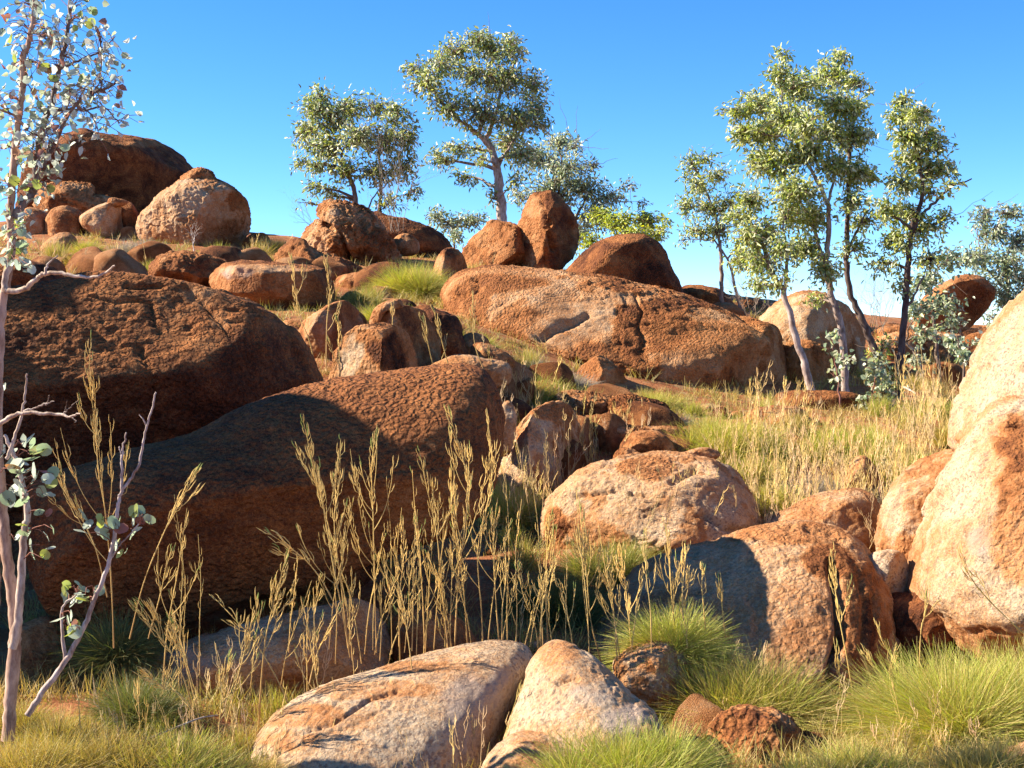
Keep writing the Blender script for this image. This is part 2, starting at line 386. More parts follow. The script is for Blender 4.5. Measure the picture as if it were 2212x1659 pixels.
    if flake > 0: tn = tn + 0.10 * np.sign(perlin(np.stack([kf * 3.7, kf * 1.3, kf], 1) * 0.37 + 0.5))
    rg_ = np.full(len(W), float(rgh)); gr = np.full(len(W), float(grey))
    nj = fbm(Pm * 4, 4, 0.6)
    for bl in blobs:
        bx, by, rx, ry, val = bl[:5]; q = np.hypot((px - bx) / rx, (py - by) / ry) + nj * 0.7
        m = sstep(1.12, 0.78, q) * fr_
        if val == 'g': gr = gr * (1 - m) + m
        else: tn = tn * (1 - m) + m * (val + 0.12 * nj); rg_ = rg_ * (1 - m) + m * (0.25 if val > 0.6 else 0.8)
    gr = gr * sstep(-0.35, 0.25, fbm(Pn * 1.6 + 30, 4, 0.6))
    tn = np.clip(tn + (.03 if tone > .3 else .01), 0, 1); rg_ = np.clip(rg_ * (1.25 - tn * 0.6), 0, 1.2)
    org = C - np.array([0, 0, 1.0]) * (C[2] - W[:, 2].min()) * 0.999
    me = make_mesh(name, W - org, F[:, ::-1], M_ROCK, {'tone': tn, 'rgh': rg_, 'grey': gr})
    o = add_obj(name, me, None, org); tag(o, label, cat, group)
    return o
exec_boulders = True
B = boulder
# foreground and the two dark giants
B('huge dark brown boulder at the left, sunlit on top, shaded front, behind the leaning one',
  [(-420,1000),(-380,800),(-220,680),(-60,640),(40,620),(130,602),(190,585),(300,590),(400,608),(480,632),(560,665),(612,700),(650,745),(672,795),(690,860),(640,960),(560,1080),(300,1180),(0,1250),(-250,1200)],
  9.1, T=0.95, apex=(150,800), e=0.85, ew=0.85, lvl=7, seed=1, skew=(.12,-.05), facets=0, joint=.004, cuts=[(-.05,.62,.78,.56),(.05,-.42,.9,.46)], tone=0.2, tamp=0.14, top=0.18, rgh=1.1, pits=0.014, macro=0.016, meso=.004, flake=0.0,  # upward faces toned paler to paint in the sunlit top
  cracks=[([(290,650),(325,655),(330,690),(350,720)], 3, .025), ([(400,620),(430,650),(470,690),(500,730)], 4, .03), ([(300,745),(330,830),(340,900),(335,930)], 3, .025),
          ([(270,618),(300,622),(350,618)], 4, .03), ([(490,668),(560,672),(600,690)], 3, .02), ([(200,640),(250,655),(300,650)], 3, .02)],
  blobs=[(430,640,40,26,.56),(480,690,26,20,.5),(380,735,40,20,.42),(30,740,50,20,.22)])
B('largest front boulder, rough dark brown, long and leaning, half covered by a rounded shadow',
  [(55,1110),(83,1050),(150,1018),(273,978),(413,938),(550,868),(700,824),(850,803),(930,792),(1000,790),(1040,803),(1066,840),(1080,900),(1078,965),(1062,1035),(1046,1090),(1010,1130),(940,1165),(850,1190),(700,1250),(553,1290),(420,1345),(300,1410),(200,1400),(110,1330),(62,1220)],
  7.1, T=0.72, apex=(820,1090), e=0.86, ew=0.9, lvl=7, seed=2, skew=(.02,.3), facets=0, joint=0, cuts=[(0,-.6,.8,.60)], tone=0.32, tamp=0.12, rgh=1.15, macro=0.022, meso=0.006, pits=0.016,
  blobs=[(930,1100,120,70,.42),(620,1130,120,60,.27),(1045,950,30,110,.28)])
B('pale pinkish granite boulder with a peeling orange crust, at the bottom centre', 
  [(535,1650),(560,1585),(620,1522),(700,1480),(800,1450),(930,1412),(1020,1392),(1080,1384),(1128,1392),(1148,1420),(1140,1452),(1112,1520),(1085,1590),(1065,1680),(1030,1800),(800,1860),(560,1830),(500,1740)],
  5.45, T=0.42, apex=(800,1690), e=0.8, lvl=7, seed=3, tone=0.88, tamp=0.12, rgh=0.35, macro=0.02, meso=0.004, skew=(0,0.45), facets=0, joint=0,
  cracks=[([(700,1540),(740,1505),(780,1488),(840,1475)],3,.010),([(640,1582),(720,1560),(800,1510),(860,1495)],4,.018),([(600,1625),(680,1590),(760,1570),(850,1520)],3,.007)],
  blobs=[(640,1545,110,30,.62),(800,1490,130,24,.66),(900,1440,90,14,.64),(620,1600,70,25,.66),(1010,1560,60,90,'g'),(1090,1500,35,60,'g')])
B('pale pyramid shaped granite boulder right beside the pale pinkish one', 
  [(1100,1560),(1125,1500),(1150,1432),(1188,1388),(1232,1392),(1290,1428),(1350,1484),(1418,1545),(1446,1610),(1436,1690),(1300,1740),(1120,1730),(1085,1650)],
  5.15, T=0.3, apex=(1330,1650), e=0.95, lvl=7, seed=4, tone=0.84, tamp=0.12, rgh=0.2, macro=0.03, meso=.003, skew=(-.25,.5), facets=1, joint=.006,
  blobs=[(1190,1410,60,30,.68),(1280,1500,60,30,'g'),(1350,1560,60,40,'g')], cracks=[([(1205,1475),(1230,1462),(1245,1465)],5,.03)])
B('low pale slab at the bottom edge, left of the green tussock', [(1040,1670),(1075,1615),(1130,1582),(1210,1590),(1290,1640),(1300,1740),(1050,1740)], 4.95, T=.25, apex=(1170,1680), seed=5, tone=.72, rgh=.4, skew=(0,.5))
B('rounded purplish boulder with a big round shadow on its upper left, right of centre',
  [(1215,1420),(1260,1350),(1330,1262),(1400,1210),(1480,1186),(1560,1166),(1640,1142),(1720,1128),(1790,1134),(1845,1160),(1882,1198),(1915,1262),(1935,1330),(1932,1400),(1905,1470),(1850,1500),(1790,1500),(1700,1490),(1600,1500),(1400,1500),(1280,1480)],
  7.3, T=0.62, apex=(1690,1440), e=0.85, lvl=7, seed=6, tone=0.70, tamp=0.16, rgh=0.7, macro=0.02, meso=0.008, skew=(0,.5), facets=2,
  cracks=[([(1795,1215),(1812,1290),(1816,1370),(1800,1430),(1788,1500)],9,.10),([(1850,1230),(1868,1300),(1864,1400)],5,.02),([(1885,1290),(1895,1350)],5,.02),([(1740,1140),(1790,1150),(1830,1170)],6,.03)],
  blobs=[(1700,1150,150,24,.5),(1790,1210,50,40,.3),(1870,1340,60,110,.42),(1740,1380,60,50,.6),(1880,1350,14,60,.15)])
B('small orange rock under the spinifex clump', [(1325,1440),(1350,1408),(1400,1390),(1460,1392),(1490,1420),(1500,1480),(1470,1530),(1360,1520)], 5.95, T=.26, seed=8, tone=.66, flake=.008, skew=(0,.4), lvl=6, name='rock', cat='rock')
B('crumbly red brown rock at the bottom, right of the green tussock', [(1528,1600),(1550,1552),(1600,1528),(1670,1530),(1712,1556),(1735,1610),(1730,1690),(1560,1700)], 5.3, T=.25, seed=9, tone=.42, rgh=1.2, pits=.02, lvl=6, meso=.05, name='rock', cat='rock')
B('low shaded rock ledge running down to the dirt patch', [(1680,1462),(1740,1468),(1790,1500),(1830,1550),(1835,1620),(1760,1620),(1700,1560)], 6.1, T=.25, seed=10, tone=.4, name='rock', cat='rock')
B('shaded grey brown rock tucked below the largest front boulder',
  [(315,1450),(350,1412),(430,1375),(550,1345),(680,1312),(760,1300),(812,1318),(842,1370),(850,1430),(800,1500),(600,1540),(430,1560),(330,1520)], 6.45, T=.38, apex=(600,1440), seed=11, lvl=6, tone=.74, rgh=.6, skew=(0,.3), blobs=[(380,1430,70,35,'g'),(640,1480,60,30,.5)])
B('small shaded rock in the gap behind the pale pinkish boulder', [(845,1350),(880,1322),(940,1318),(1000,1345),(1030,1400),(1020,1470),(860,1480)], 6.7, T=.3, seed=12, tone=.45, name='rock', cat='rock')
B('shaded rock behind the leaning sapling at the lower left', [(30,1380),(60,1345),(110,1335),(135,1380),(150,1450),(140,1540),(40,1540)], 6.6, T=.3, seed=13, tone=.5, name='rock', cat='rock')
B('unseen dark rock added between the two giant boulders to block sun, behind the leaning one', [(430,1000),(480,935),(600,900),(720,905),(800,960),(830,1060),(800,1280),(450,1290)], 8.0, T=.45, seed=14, tone=.3, name='rock', cat='rock')  # unseen rock added to keep sun off the ground in the hollow
# right giants
B('towering pale slab at the right edge, rising out of the picture', 
  [(2700,300),(2400,420),(2260,580),(2205,650),(2160,705),(2115,790),(2080,880),(2066,960),(2100,1150),(2250,1300),(2600,1400),(2900,1000)], 7.6, T=.9, apex=(2300,1000), e=.8, lvl=7, seed=15, tone=.78, tamp=.2, rgh=.35, macro=.02, flake=.008, skew=(-.2,.3),
  blobs=[(2190,800,40,80,.9),(2120,900,30,50,.88)])
B('pale and orange mottled giant boulder at the right edge, in full sun', 
  [(2700,700),(2400,790),(2260,848),(2205,866),(2150,880),(2110,925),(2072,995),(2030,1052),(1996,1125),(1976,1195),(1972,1262),(1990,1300),(2050,1370),(2150,1440),(2400,1520),(2700,1450),(2800,1000)], 6.9, T=.95, apex=(2290,1260), e=.8, lvl=7, seed=16, tone=.72, tamp=.3, rgh=.45, macro=.02, flake=.012, skew=(-.35,.2),
  blobs=[(2200,960,50,60,.34),(2180,1090,55,60,.52),(2110,1080,40,60,.86),(2060,1180,50,60,.74),(2115,1170,26,30,'g'),(2130,1290,90,50,.84),(2200,1190,60,90,.55),(2020,1250,30,60,.8)],
  cracks=[([(2212,905),(2180,925),(2150,935),(2170,935)],6,.04),([(2100,940),(2140,935),(2160,930)],4,.02),([(2130,1130),(2160,1110),(2170,1090)],5,.03)])
B('orange slab leaning against the left side of the right hand giant', [(1893,1190),(1900,1120),(1922,1062),(1962,1012),(2010,986),(2060,975),(2110,1000),(2100,1150),(2020,1260),(1920,1250)], 7.7, T=.4, apex=(1990,1130), seed=17, lvl=6, tone=.62, flake=.01, skew=(-.3,.2), blobs=[(1925,1110,22,50,.84),(1960,1180,30,30,.42)])
B('small whitish rock wedged below the orange slab', [(1878,1210),(1905,1190),(1940,1190),(1962,1215),(1960,1270),(1930,1295),(1890,1280)], 7.2, T=.15, seed=18, tone=.9, rgh=.3, name='rock', cat='rock', cuts=[(.7,0,.5,.5)])
B('shadowed rock at the foot of the right hand giant', [(1925,1300),(1960,1282),(2010,1274),(2060,1300),(2110,1345),(2130,1420),(1950,1440)], 7.05, T=.3, seed=19, tone=.2, name='rock', cat='rock')  # dark tone paints in the shadow falling on this rock
B('pinkish rock cut by the lower right corner', [(2060,1700),(2110,1655),(2160,1628),(2230,1600),(2350,1590),(2400,1720),(2100,1760)], 4.9, T=.3, seed=20, tone=.62, name='rock', cat='rock', skew=(0,.4))
# middle ground
B('long low pinkish rock in the dry grass, left of the orange slab', [(1640,1150),(1690,1106),(1770,1068),(1840,1054),(1885,1070),(1905,1120),(1900,1200),(1750,1230),(1650,1200)], 8.6, T=.4, apex=(1780,1150), seed=21, tone=.64, skew=(0,.5), lvl=6)
B('domed boulder with layered orange top, in the middle of the dry grass', 
  [(1170,1150),(1180,1095),(1215,1058),(1262,1022),(1310,1000),(1370,986),(1440,980),(1510,990),(1570,1008),(1605,1042),(1632,1090),(1642,1150),(1600,1210),(1450,1240),(1300,1235),(1190,1210)], 8.9, T=.65, apex=(1380,1130), e=.8, lvl=7, seed=22, tone=.66, tamp=.2, rgh=.4, flake=.008, meso=.012, skew=(0,.5),
  cracks=[([(1240,1075),(1330,1060),(1400,1075)],4,.02),([(1520,1110),(1570,1140),(1620,1150)],7,.06),([(1450,1040),(1490,1020),(1500,1015)],6,.04)], blobs=[(1270,1045,60,22,.8),(1400,1010,60,25,.5),(1540,1060,60,25,.72),(1340,1110,60,30,.74),(1200,1130,24,40,.3)])
B('knobbly little rock on top of the domed boulder', [(1325,1000),(1332,975),(1352,968),(1378,976),(1382,1000),(1350,1015)], 9.1, T=.08, lvl=5, seed=23, tone=.45, name='rock', cat='rock', meso=.06)
B('thin flat flake of rock lying at the back of the domed boulder', [(1455,990),(1480,976),(1520,966),(1556,978),(1540,994),(1490,998)], 9.2, T=.12, lvl=5, seed=24, tone=.6, name='rock', cat='rock')
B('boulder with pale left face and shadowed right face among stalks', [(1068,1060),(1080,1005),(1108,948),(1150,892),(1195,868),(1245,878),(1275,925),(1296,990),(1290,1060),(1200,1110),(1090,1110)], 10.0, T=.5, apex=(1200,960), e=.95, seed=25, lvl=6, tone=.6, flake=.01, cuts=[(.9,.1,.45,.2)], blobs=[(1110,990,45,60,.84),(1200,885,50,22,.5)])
B('flat rust coloured ledge under the grey grass', [(1285,885),(1340,858),(1420,872),(1440,890),(1438,925),(1370,935),(1300,925)], 11.5, T=.4, seed=26, tone=.3, flake=.03, name='rock', cat='rock', rgh=.9, lvl=6)
B('low stepped rust coloured rock left of the flat ledge', [(1190,890),(1205,855),(1260,852),(1320,862),(1345,890),(1330,930),(1210,920)], 11.6, T=.35, seed=27, tone=.42, flake=.03, name='rock', cat='rock')
B('reddish rock lying below the flat rust coloured ledge', [(1270,950),(1290,915),(1380,925),(1460,925),(1490,950),(1460,985),(1330,985)], 10.9, T=.4, seed=28, tone=.42, flake=.02, name='rock', cat='rock')
B('long whale backed boulder in the centre, orange brown with a pale patch', 
  [(958,650),(972,610),(1008,588),(1075,580),(1150,586),(1300,600),(1420,623),(1500,648),(1600,688),(1690,722),(1712,760),(1716,812),(1700,852),(1672,884),(1620,898),(1560,892),(1500,870),(1420,850),(1320,830),(1200,800),(1110,765),(1040,720),(990,692)], 14.6, T=1.15, apex=(1330,770), e=.8, lvl=7, seed=29, tone=.5, tamp=.24, rgh=.8, macro=.03, meso=.012, flake=.016, skew=(0,.5),
  cuts=[(.75,-.2,.6,1.75)],
  cracks=[([(1165,735),(1195,715),(1240,700),(1270,680)],5,.09),([(975,640),(1010,635),(1035,625),(1030,600)],4,.06),([(1372,640),(1388,672),(1378,705),(1392,735),(1380,775)],3,.035),([(1545,630),(1600,680),(1660,720)],5,.07)],
  blobs=[(1270,690,110,42,.72),(1190,735,60,20,.70),(1340,650,40,20,.7),(1440,700,70,60,.34),(1360,720,40,60,.3),(1560,735,75,50,.48),(1080,610,90,20,.34),(1010,650,50,40,.4),(1640,860,50,22,.3),(1500,650,90,14,.3)])
B('triangular rock leaning on the front of the long boulder', [(1245,815),(1270,780),(1300,768),(1335,795),(1372,838),(1368,885),(1265,890)], 13.0, T=.25, seed=30, tone=.45, name='rock', cat='rock', cuts=[(.7,0,.5,.4)])
B('small brown rocks wedged behind the end of the largest front boulder', [(925,800),(960,775),(1010,768),(1060,775),(1100,790),(1095,830),(1020,850),(940,840)], 10.9, T=.25, seed=31, tone=.64, name='rock', cat='rock')
B('rounded reddish rock with a flat top above the wedged brown rocks', [(1015,765),(1025,742),(1060,745),(1100,765),(1112,790),(1080,810),(1030,800)], 11.3, T=.2, seed=32, lvl=5, tone=.48, name='rock', cat='rock')
B('bright upright rock just right of the largest front boulder', [(1072,910),(1090,868),(1108,875),(1115,920),(1100,985),(1075,980)], 9.6, T=.15, seed=33, lvl=5, tone=.7, name='rock', cat='rock')
B('blocky boulder, lit left face toned pale, shaded right face black, behind the leaning boulder', 
  [(708,850),(714,790),(726,745),(766,706),(812,700),(862,706),(890,728),(925,762),(940,800),(935,860),(820,880)], 10.2, T=.42, apex=(790,770), e=.8, seed=34, lvl=6, tone=.5, tamp=.1, rgh=.7, cuts=[(.88,.02,.55,.18),(-.6,.1,.8,.35)], blobs=[(745,770,50,60,.86),(780,706,40,9,.6),(860,760,70,60,.1)])  # tones paint the left face lit and the right face shaded
B('rounded orange boulder lit on its left side, next to the flat topped slab', [(640,740),(650,700),(690,670),(735,650),(775,662),(795,690),(780,740),(720,800),(680,810),(650,780)], 12.0, T=.45, apex=(715,715), seed=35, tone=.52, lvl=6, cuts=[(.8,.1,.5,.35)], blobs=[(690,700,35,30,.68)])
B('dark red boulder behind the blocky pale faced one', [(795,730),(805,690),(840,662),(880,660),(925,680),(960,720),(990,775),(970,820),(880,830),(800,800)], 11.3, T=.45, apex=(850,720), seed=36, tone=.38, lvl=6, cuts=[(.85,.1,.5,.2)], blobs=[(835,690,30,20,.6)])
B('small orange slab leaning on the dark red boulder', [(798,700),(808,668),(835,650),(868,647),(872,662),(835,672),(812,712)], 11.0, T=.12, seed=37, lvl=5, tone=.5, name='rock', cat='rock')
B('low dark rock at the edge of the green grass gully', [(890,690),(905,660),(940,668),(985,685),(1000,730),(1010,775),(960,790),(910,740)], 12.2, T=.3, seed=38, tone=.2, name='rock', cat='rock')
B('small orange rock under the flat topped slab', [(608,720),(612,695),(650,690),(680,705),(670,745),(630,750)], 12.8, T=.2, seed=39, lvl=5, tone=.5, name='rock', cat='rock')
B('flat topped red slab with a dark undercut, behind the huge dark boulder', [(452,600),(480,574),(540,567),(620,572),(690,580),(716,606),(722,650),(700,688),(640,694),(560,672),(500,650),(460,625)], 14.4, T=.8, apex=(600,600), e=.65, seed=40, lvl=6, tone=.36, rgh=.7, skew=(0,.1), blobs=[(560,582,110,10,.66),(510,590,40,14,'g')])  # thin pale strip paints the sunlit top rim
B('jumble of dark and orange rock left of the flat topped slab', [(325,600),(335,562),(380,545),(440,548),(490,566),(485,600),(450,625),(380,625)], 14.9, T=.5, seed=41, tone=.33, lvl=6, meso=.06, groove=.05, pits=.03)
B('long dark ledge at the left edge above the huge dark boulder', [(-60,620),(-40,570),(30,560),(110,575),(140,600),(120,640),(0,660)], 14.5, T=.5, seed=42, tone=.28, lvl=6)
# ridge line
B('great dark boulder on the top left skyline', [(40,420),(62,352),(110,312),(150,288),(178,279),(212,290),(280,298),(332,304),(378,325),(410,350),(432,385),(420,440),(370,500),(200,520),(60,500)], 25, T=1.3, apex=(230,340), e=.7, seed=43, lvl=6, tone=.26, tamp=.12, rgh=.6, macro=.03, skew=(.35,-.12), blobs=[(310,310,60,8,.5)])  # pale strip paints the narrow sunlit edge along the top
B('round pale orange boulder below the great dark one on the skyline', [(298,480),(318,452),(345,425),(385,396),(430,388),(470,392),(508,412),(535,445),(544,482),(532,520),(500,560),(430,575),(350,560),(305,520)], 20.6, T=1.0, apex=(410,480), seed=44, lvl=7, tone=.62, tamp=.2, flake=.02, macro=.03, cuts=[(.75,-.3,.55,.62)], blobs=[(400,430,70,30,.78),(440,500,50,40,.6),(500,520,45,50,.42),(515,430,24,30,.4)])  # tones carry light at upper left and shade at lower right
B('layered cap stone perched on the round pale orange boulder', [(386,398),(398,380),(428,366),(455,372),(466,388),(500,404),(480,412),(430,404),(400,406)], 20.5, T=.3, seed=45, lvl=5, tone=.38, flake=.03, name='rock', cat='rock')
B('flat stepped rock in front of the great dark boulder', [(84,455),(92,408),(140,398),(195,402),(200,425),(240,432),(245,470),(160,480)], 23, T=.7, seed=46, tone=.42, lvl=6, flake=.05, skew=(0,.3))
B('rounded orange rock, first from the left in the small row on the left slope', [(30,520),(38,470),(60,450),(95,458),(120,488),(118,530),(60,545)], 21, T=.4, seed=47, tone=.55, name='rock', cat='rock')
B('orange brown rock with shaded side, second in the small row on the left slope', [(98,500),(104,460),(130,445),(168,452),(195,485),(196,525),(120,530)], 20.8, T=.4, seed=48, tone=.48, name='rock', cat='rock')
B('pale pointed rock, third in the small row on the left slope', [(172,480),(180,462),(228,438),(258,442),(280,470),(292,505),(215,515),(190,500)], 20.6, T=.4, seed=49, tone=.74, name='rock', cat='rock', cuts=[(.8,0,.5,.3)])
B('dark rock in the gap beside the pale pointed rock', [(255,450),(262,436),(285,440),(300,470),(305,520),(270,520)], 21, T=.3, lvl=5, seed=50, tone=.3, name='rock', cat='rock')
B('two small knobs of rock on the pale pointed rock', [(232,440),(236,428),(252,428),(278,436),(262,446),(240,448)], 20.6, T=.12, lvl=5, seed=51, tone=.5, name='rock', cat='rock')
B('pale orange rock low in the grass of the left slope', [(86,545),(100,520),(140,502),(165,520),(168,560),(110,570)], 19, T=.3, lvl=5, seed=52, tone=.6, name='rock', cat='rock')
B('small orange rock on the skyline right of the round boulder', [(515,560),(522,530),(540,508),(570,504),(586,525),(584,560),(550,570)], 20.8, T=.35, seed=53, tone=.4, lvl=5, name='rock', cat='rock')
B('crumpled orange boulder with split beak like top on the skyline', [(648,545),(655,505),(680,480),(705,482),(686,462),(688,445),(720,437),(770,444),(800,462),(835,500),(860,550),(862,592),(800,605),(720,585)], 18.8, T=.9, apex=(745,520), seed=54, lvl=7, tone=.5, rgh=.9, meso=.04, groove=.07, flake=.03, blobs=[(675,515,35,30,.7),(815,530,40,40,.32)],
  cracks=[([(775,470),(790,490),(800,500)],4,.15),([(735,500),(745,540),(760,570)],4,.12),([(700,485),(720,495)],4,.1)])
B('dark boulder behind the crumpled orange one', [(778,462),(810,458),(840,468),(895,478),(945,500),(974,530),(970,570),(880,590),(800,540)], 21.5, T=.8, seed=55, lvl=6, tone=.24, apex=(870,520))
B('low brown rock at the foot of the crumpled orange boulder', [(586,600),(592,562),(612,532),(650,520),(690,545),(745,560),(790,590),(800,640),(700,640),(620,615)], 17.4, T=.6, seed=56, lvl=6, tone=.38, meso=.05, groove=.04)
B('small orange block between the crumpled boulder and the grass', [(845,535),(855,512),(880,505),(905,525),(900,548),(860,552)], 19.5, T=.25, lvl=5, seed=57, tone=.55, name='rock', cat='rock')
B('sloping dark rock with a pale edge above the green gully', [(730,600),(790,585),(840,590),(850,615),(800,640),(740,630)], 16.5, T=.4, lvl=5, seed=58, tone=.4, name='rock', cat='rock')
B('small upright egg shaped rock left of the long boulder', [(934,630),(938,575),(955,545),(978,537),(1004,552),(1014,585),(1000,625),(965,650),(940,650)], 16.5, T=.35, seed=59, lvl=6, tone=.45, cuts=[(.8,0,.5,.35)], blobs=[(950,590,14,40,.62)])
B('fractured orange boulder left of the tall upright stone', [(995,560),(1008,525),(1040,490),(1068,468),(1108,482),(1140,520),(1140,580),(1060,600),(1000,590)], 18.2, T=.7, apex=(1050,530), seed=60, lvl=6, tone=.45, groove=.06, cuts=[(-.5,.5,.6,.4)], blobs=[(1040,510,30,25,.55)])
B('tall upright stone on the central skyline', [(1112,500),(1125,460),(1145,425),(1170,413),(1202,419),(1232,452),(1250,495),(1247,535),(1220,575),(1180,600),(1140,590),(1122,550)], 18.0, T=.7, apex=(1160,500), seed=61, lvl=6, tone=.36, meso=.03, cuts=[(-.75,.15,.6,.42),(.7,.0,.6,.5)], blobs=[(1150,450,22,25,.62),(1150,500,22,30,.5)], cracks=[([(1170,440),(1180,480),(1195,540)],4,.08)])  # paler left third paints the sunlit side
B('dark domed boulder right of the tall upright stone', [(1215,610),(1235,575),(1262,545),(1300,522),(1350,507),(1400,513),(1432,545),(1458,595),(1475,640),(1440,670),(1300,660)], 17.4, T=1.0, apex=(1340,570), e=.7, seed=62, lvl=6, tone=.26, rgh=.8, skew=(.2,-.1), blobs=[(1350,515,50,10,.42)])  # paler patch paints light on the crown
B('brown rock peeking over the right end of the long boulder', [(1465,650),(1472,622),(1500,616),(1550,624),(1580,650),(1600,690),(1520,700)], 18.5, T=.5, seed=63, tone=.3, lvl=6, name='rock', cat='rock')
B('big pale domed boulder behind the gum trees on the right', [(1635,720),(1650,680),(1690,648),(1742,630),(1792,640),(1842,680),(1870,730),(1885,790),(1880,850),(1780,880),(1680,860)], 15.8, T=.9, apex=(1740,760), e=.85, seed=64, lvl=6, tone=.68, tamp=.12, cuts=[(.85,.1,.4,.55)], flake=.012, blobs=[(1740,690,70,40,.8),(1790,740,40,30,.6),(1850,790,30,60,.38)])
B('broken orange rock in front of the big pale dome', [(1665,850),(1685,790),(1712,745),(1750,735),(1800,770),(1830,830),(1870,860),(1800,880),(1690,885)], 14.9, T=.5, seed=65, lvl=6, tone=.5, groove=.05, cuts=[(.7,.1,.5,.4)])
B('overhanging wedge shaped rock on the right skyline', [(1975,690),(1990,650),(2030,615),(2080,596),(2122,600),(2147,625),(2143,655),(2120,685),(2085,718),(2030,725),(1985,720)], 18, T=.7, apex=(2050,640), seed=66, lvl=6, tone=.48, rgh=.8, cuts=[(.5,-.6,.6,.45)], blobs=[(2030,650,40,20,.6),(2110,650,30,40,.25)])
B('low orange rocks below the overhanging wedge', [(1880,775),(1900,735),(1960,718),(2040,722),(2090,735),(2110,780),(2050,800),(1930,800)], 17.4, T=.6, seed=67, lvl=6, tone=.5, flake=.03)
B('dark rock at the right end of the skyline ledge', [(2075,775),(2085,728),(2130,716),(2175,720),(2190,770),(2130,800)], 16, T=.5, seed=68, tone=.3, lvl=5, name='rock', cat='rock')
B('dark undercut rock under the gum trees on the right', [(1660,895),(1680,850),(1760,845),(1850,850),(1880,880),(1840,910),(1700,915)], 13.2, T=.4, seed=69, tone=.3, lvl=5, name='rock', cat='rock')
B('flat reddish stone in the grass below the long boulder', [(1600,915),(1625,886),(1680,876),(1735,885),(1755,920),(1690,945),(1610,940)], 11.8, T=.35, seed=70, tone=.45, lvl=5, name='rock', cat='rock', skew=(0,.3))
B('small pinkish stone in the grey grass, behind the long low rock', [(1825,1045),(1838,1000),(1862,984),(1888,1005),(1900,1045),(1860,1065)], 9.6, T=.14, seed=71, tone=.58, lvl=5, name='rock', cat='rock')
B('flat stone at the foot of the saplings on the right', [(2040,870),(2060,858),(2100,856),(2125,872),(2110,890),(2055,890)], 13, T=.2, seed=72, tone=.55, lvl=5, name='rock', cat='rock')

# out of the picture on the left: the boulder whose rounded shadow lies on the largest front boulder
B('tall boulder beyond the left edge that throws the rounded shadow', [(-1480,1500),(-1500,900),(-1440,300),(-1300,-60),(-1130,-205),(-980,-215),(-840,-60),(-740,300),(-700,900),(-720,1500)], 7.08, T=.66, apex=(-1100,600), e=.9, seed=80, tone=.3, lvl=5, facets=0)
B('unseen lower boulder beyond the left edge, added between the two tall ones to block sun', [(-720,1100),(-730,700),(-640,450),(-540,395),(-430,405),(-350,560),(-330,800),(-350,1100)], 8.2, T=.7, apex=(-530,700), e=.9, seed=82, tone=.3, lvl=5, facets=0)  # unseen boulder added to stop sun leaking under the leaning boulder
B('second tall boulder beyond the left edge, behind the first', [(-850,1100),(-860,600),(-760,260),(-600,150),(-450,150),(-340,300),(-300,700),(-320,1100)], 9.5, T=.9, apex=(-560,600), e=.9, seed=81, tone=.3, lvl=5, facets=0)

B('brown rock on the far ridge between the thin gum tree and the pale dome', [(1560,720),(1575,668),(1610,648),(1650,655),(1680,690),(1680,740)], 21, T=.6, seed=90, tone=.42, lvl=5, name='rock', cat='rock')
B('low rock pile on the far ridge behind the dark trunks', [(1860,780),(1875,725),(1915,700),(1960,706),(2000,730),(2010,790)], 20, T=.7, seed=91, tone=.45, lvl=5, groove=.05)
B('long low ridge rock behind the overhanging wedge', [(1990,770),(2010,722),(2080,706),(2160,704),(2230,716),(2260,780)], 20.5, T=.8, seed=92, tone=.4, lvl=5, groove=.05)
B('tilted orange slab among the small rocks left of the triangular rock', [(1120,880),(1130,842),(1170,826),(1215,838),(1235,872),(1180,895)], 11.9, T=.3, seed=93, tone=.5, lvl=5, flake=.02, name='rock', cat='rock')
B('brown block in the grass between the ledge and the domed boulder', [(1340,985),(1350,945),(1390,930),(1440,942),(1455,980),(1400,1000)], 10.4, T=.25, seed=94, tone=.42, lvl=5, name='rock', cat='rock')
B('rounded orange rock in the gully left of the green strip', [(985,770),(990,735),(1020,718),(1052,732),(1062,770),(1020,785)], 12.4, T=.25, seed=95, tone=.5, lvl=5, name='rock', cat='rock')
B('flat orange slab under the bright green gully hummock', [(770,660),(790,630),(840,622),(872,640),(868,668),(820,680)], 15.6, T=.35, seed=96, tone=.55, lvl=5, flake=.03, name='rock', cat='rock')
# ================================================================ vegetation builders
def tubes(paths, sides=5):
    """paths: list of (points (n,3), radii (n,), colour rgb or (n,3)) -> V, F, C"""
    Vs, Fs, Cs = [], [], []; off = 0
    a = np.linspace(0, 2 * np.pi, sides, endpoint=False); ca, sa = np.cos(a), np.sin(a)
    for P, R, c in paths:
        P = np.asarray(P, float); R = np.asarray(R, float); n = len(P)
        T = np.gradient(P, axis=0); T /= np.linalg.norm(T, axis=1)[:, None] + 1e-9
        ref = np.array([0.3, 1, 0.1]) if abs(T[0, 1]) < 0.8 else np.array([1, 0, 0.2])
        A = np.cross(T, ref); A /= np.linalg.norm(A, axis=1)[:, None] + 1e-9; Bn = np.cross(T, A)
        V = P[:, None, :] + R[:, None, None] * (ca[None, :, None] * A[:, None, :] + sa[None, :, None] * Bn[:, None, :])
        Vs.append(V.reshape(-1, 3)); c = np.asarray(c, float)
        Cs.append(np.repeat(c, sides, axis=0) if c.ndim == 2 else np.tile(c, (n * sides, 1)))
        i = np.arange(n - 1)[:, None] * sides; j = np.arange(sides)[None, :]; jn = (j + 1) % sides
        Fs.append((np.stack([i + j, i + jn, i + sides + jn, i + sides + j], 2).reshape(-1, 4)) + off); off += n * sides
    return np.concatenate(Vs), np.concatenate(Fs), np.concatenate(Cs)
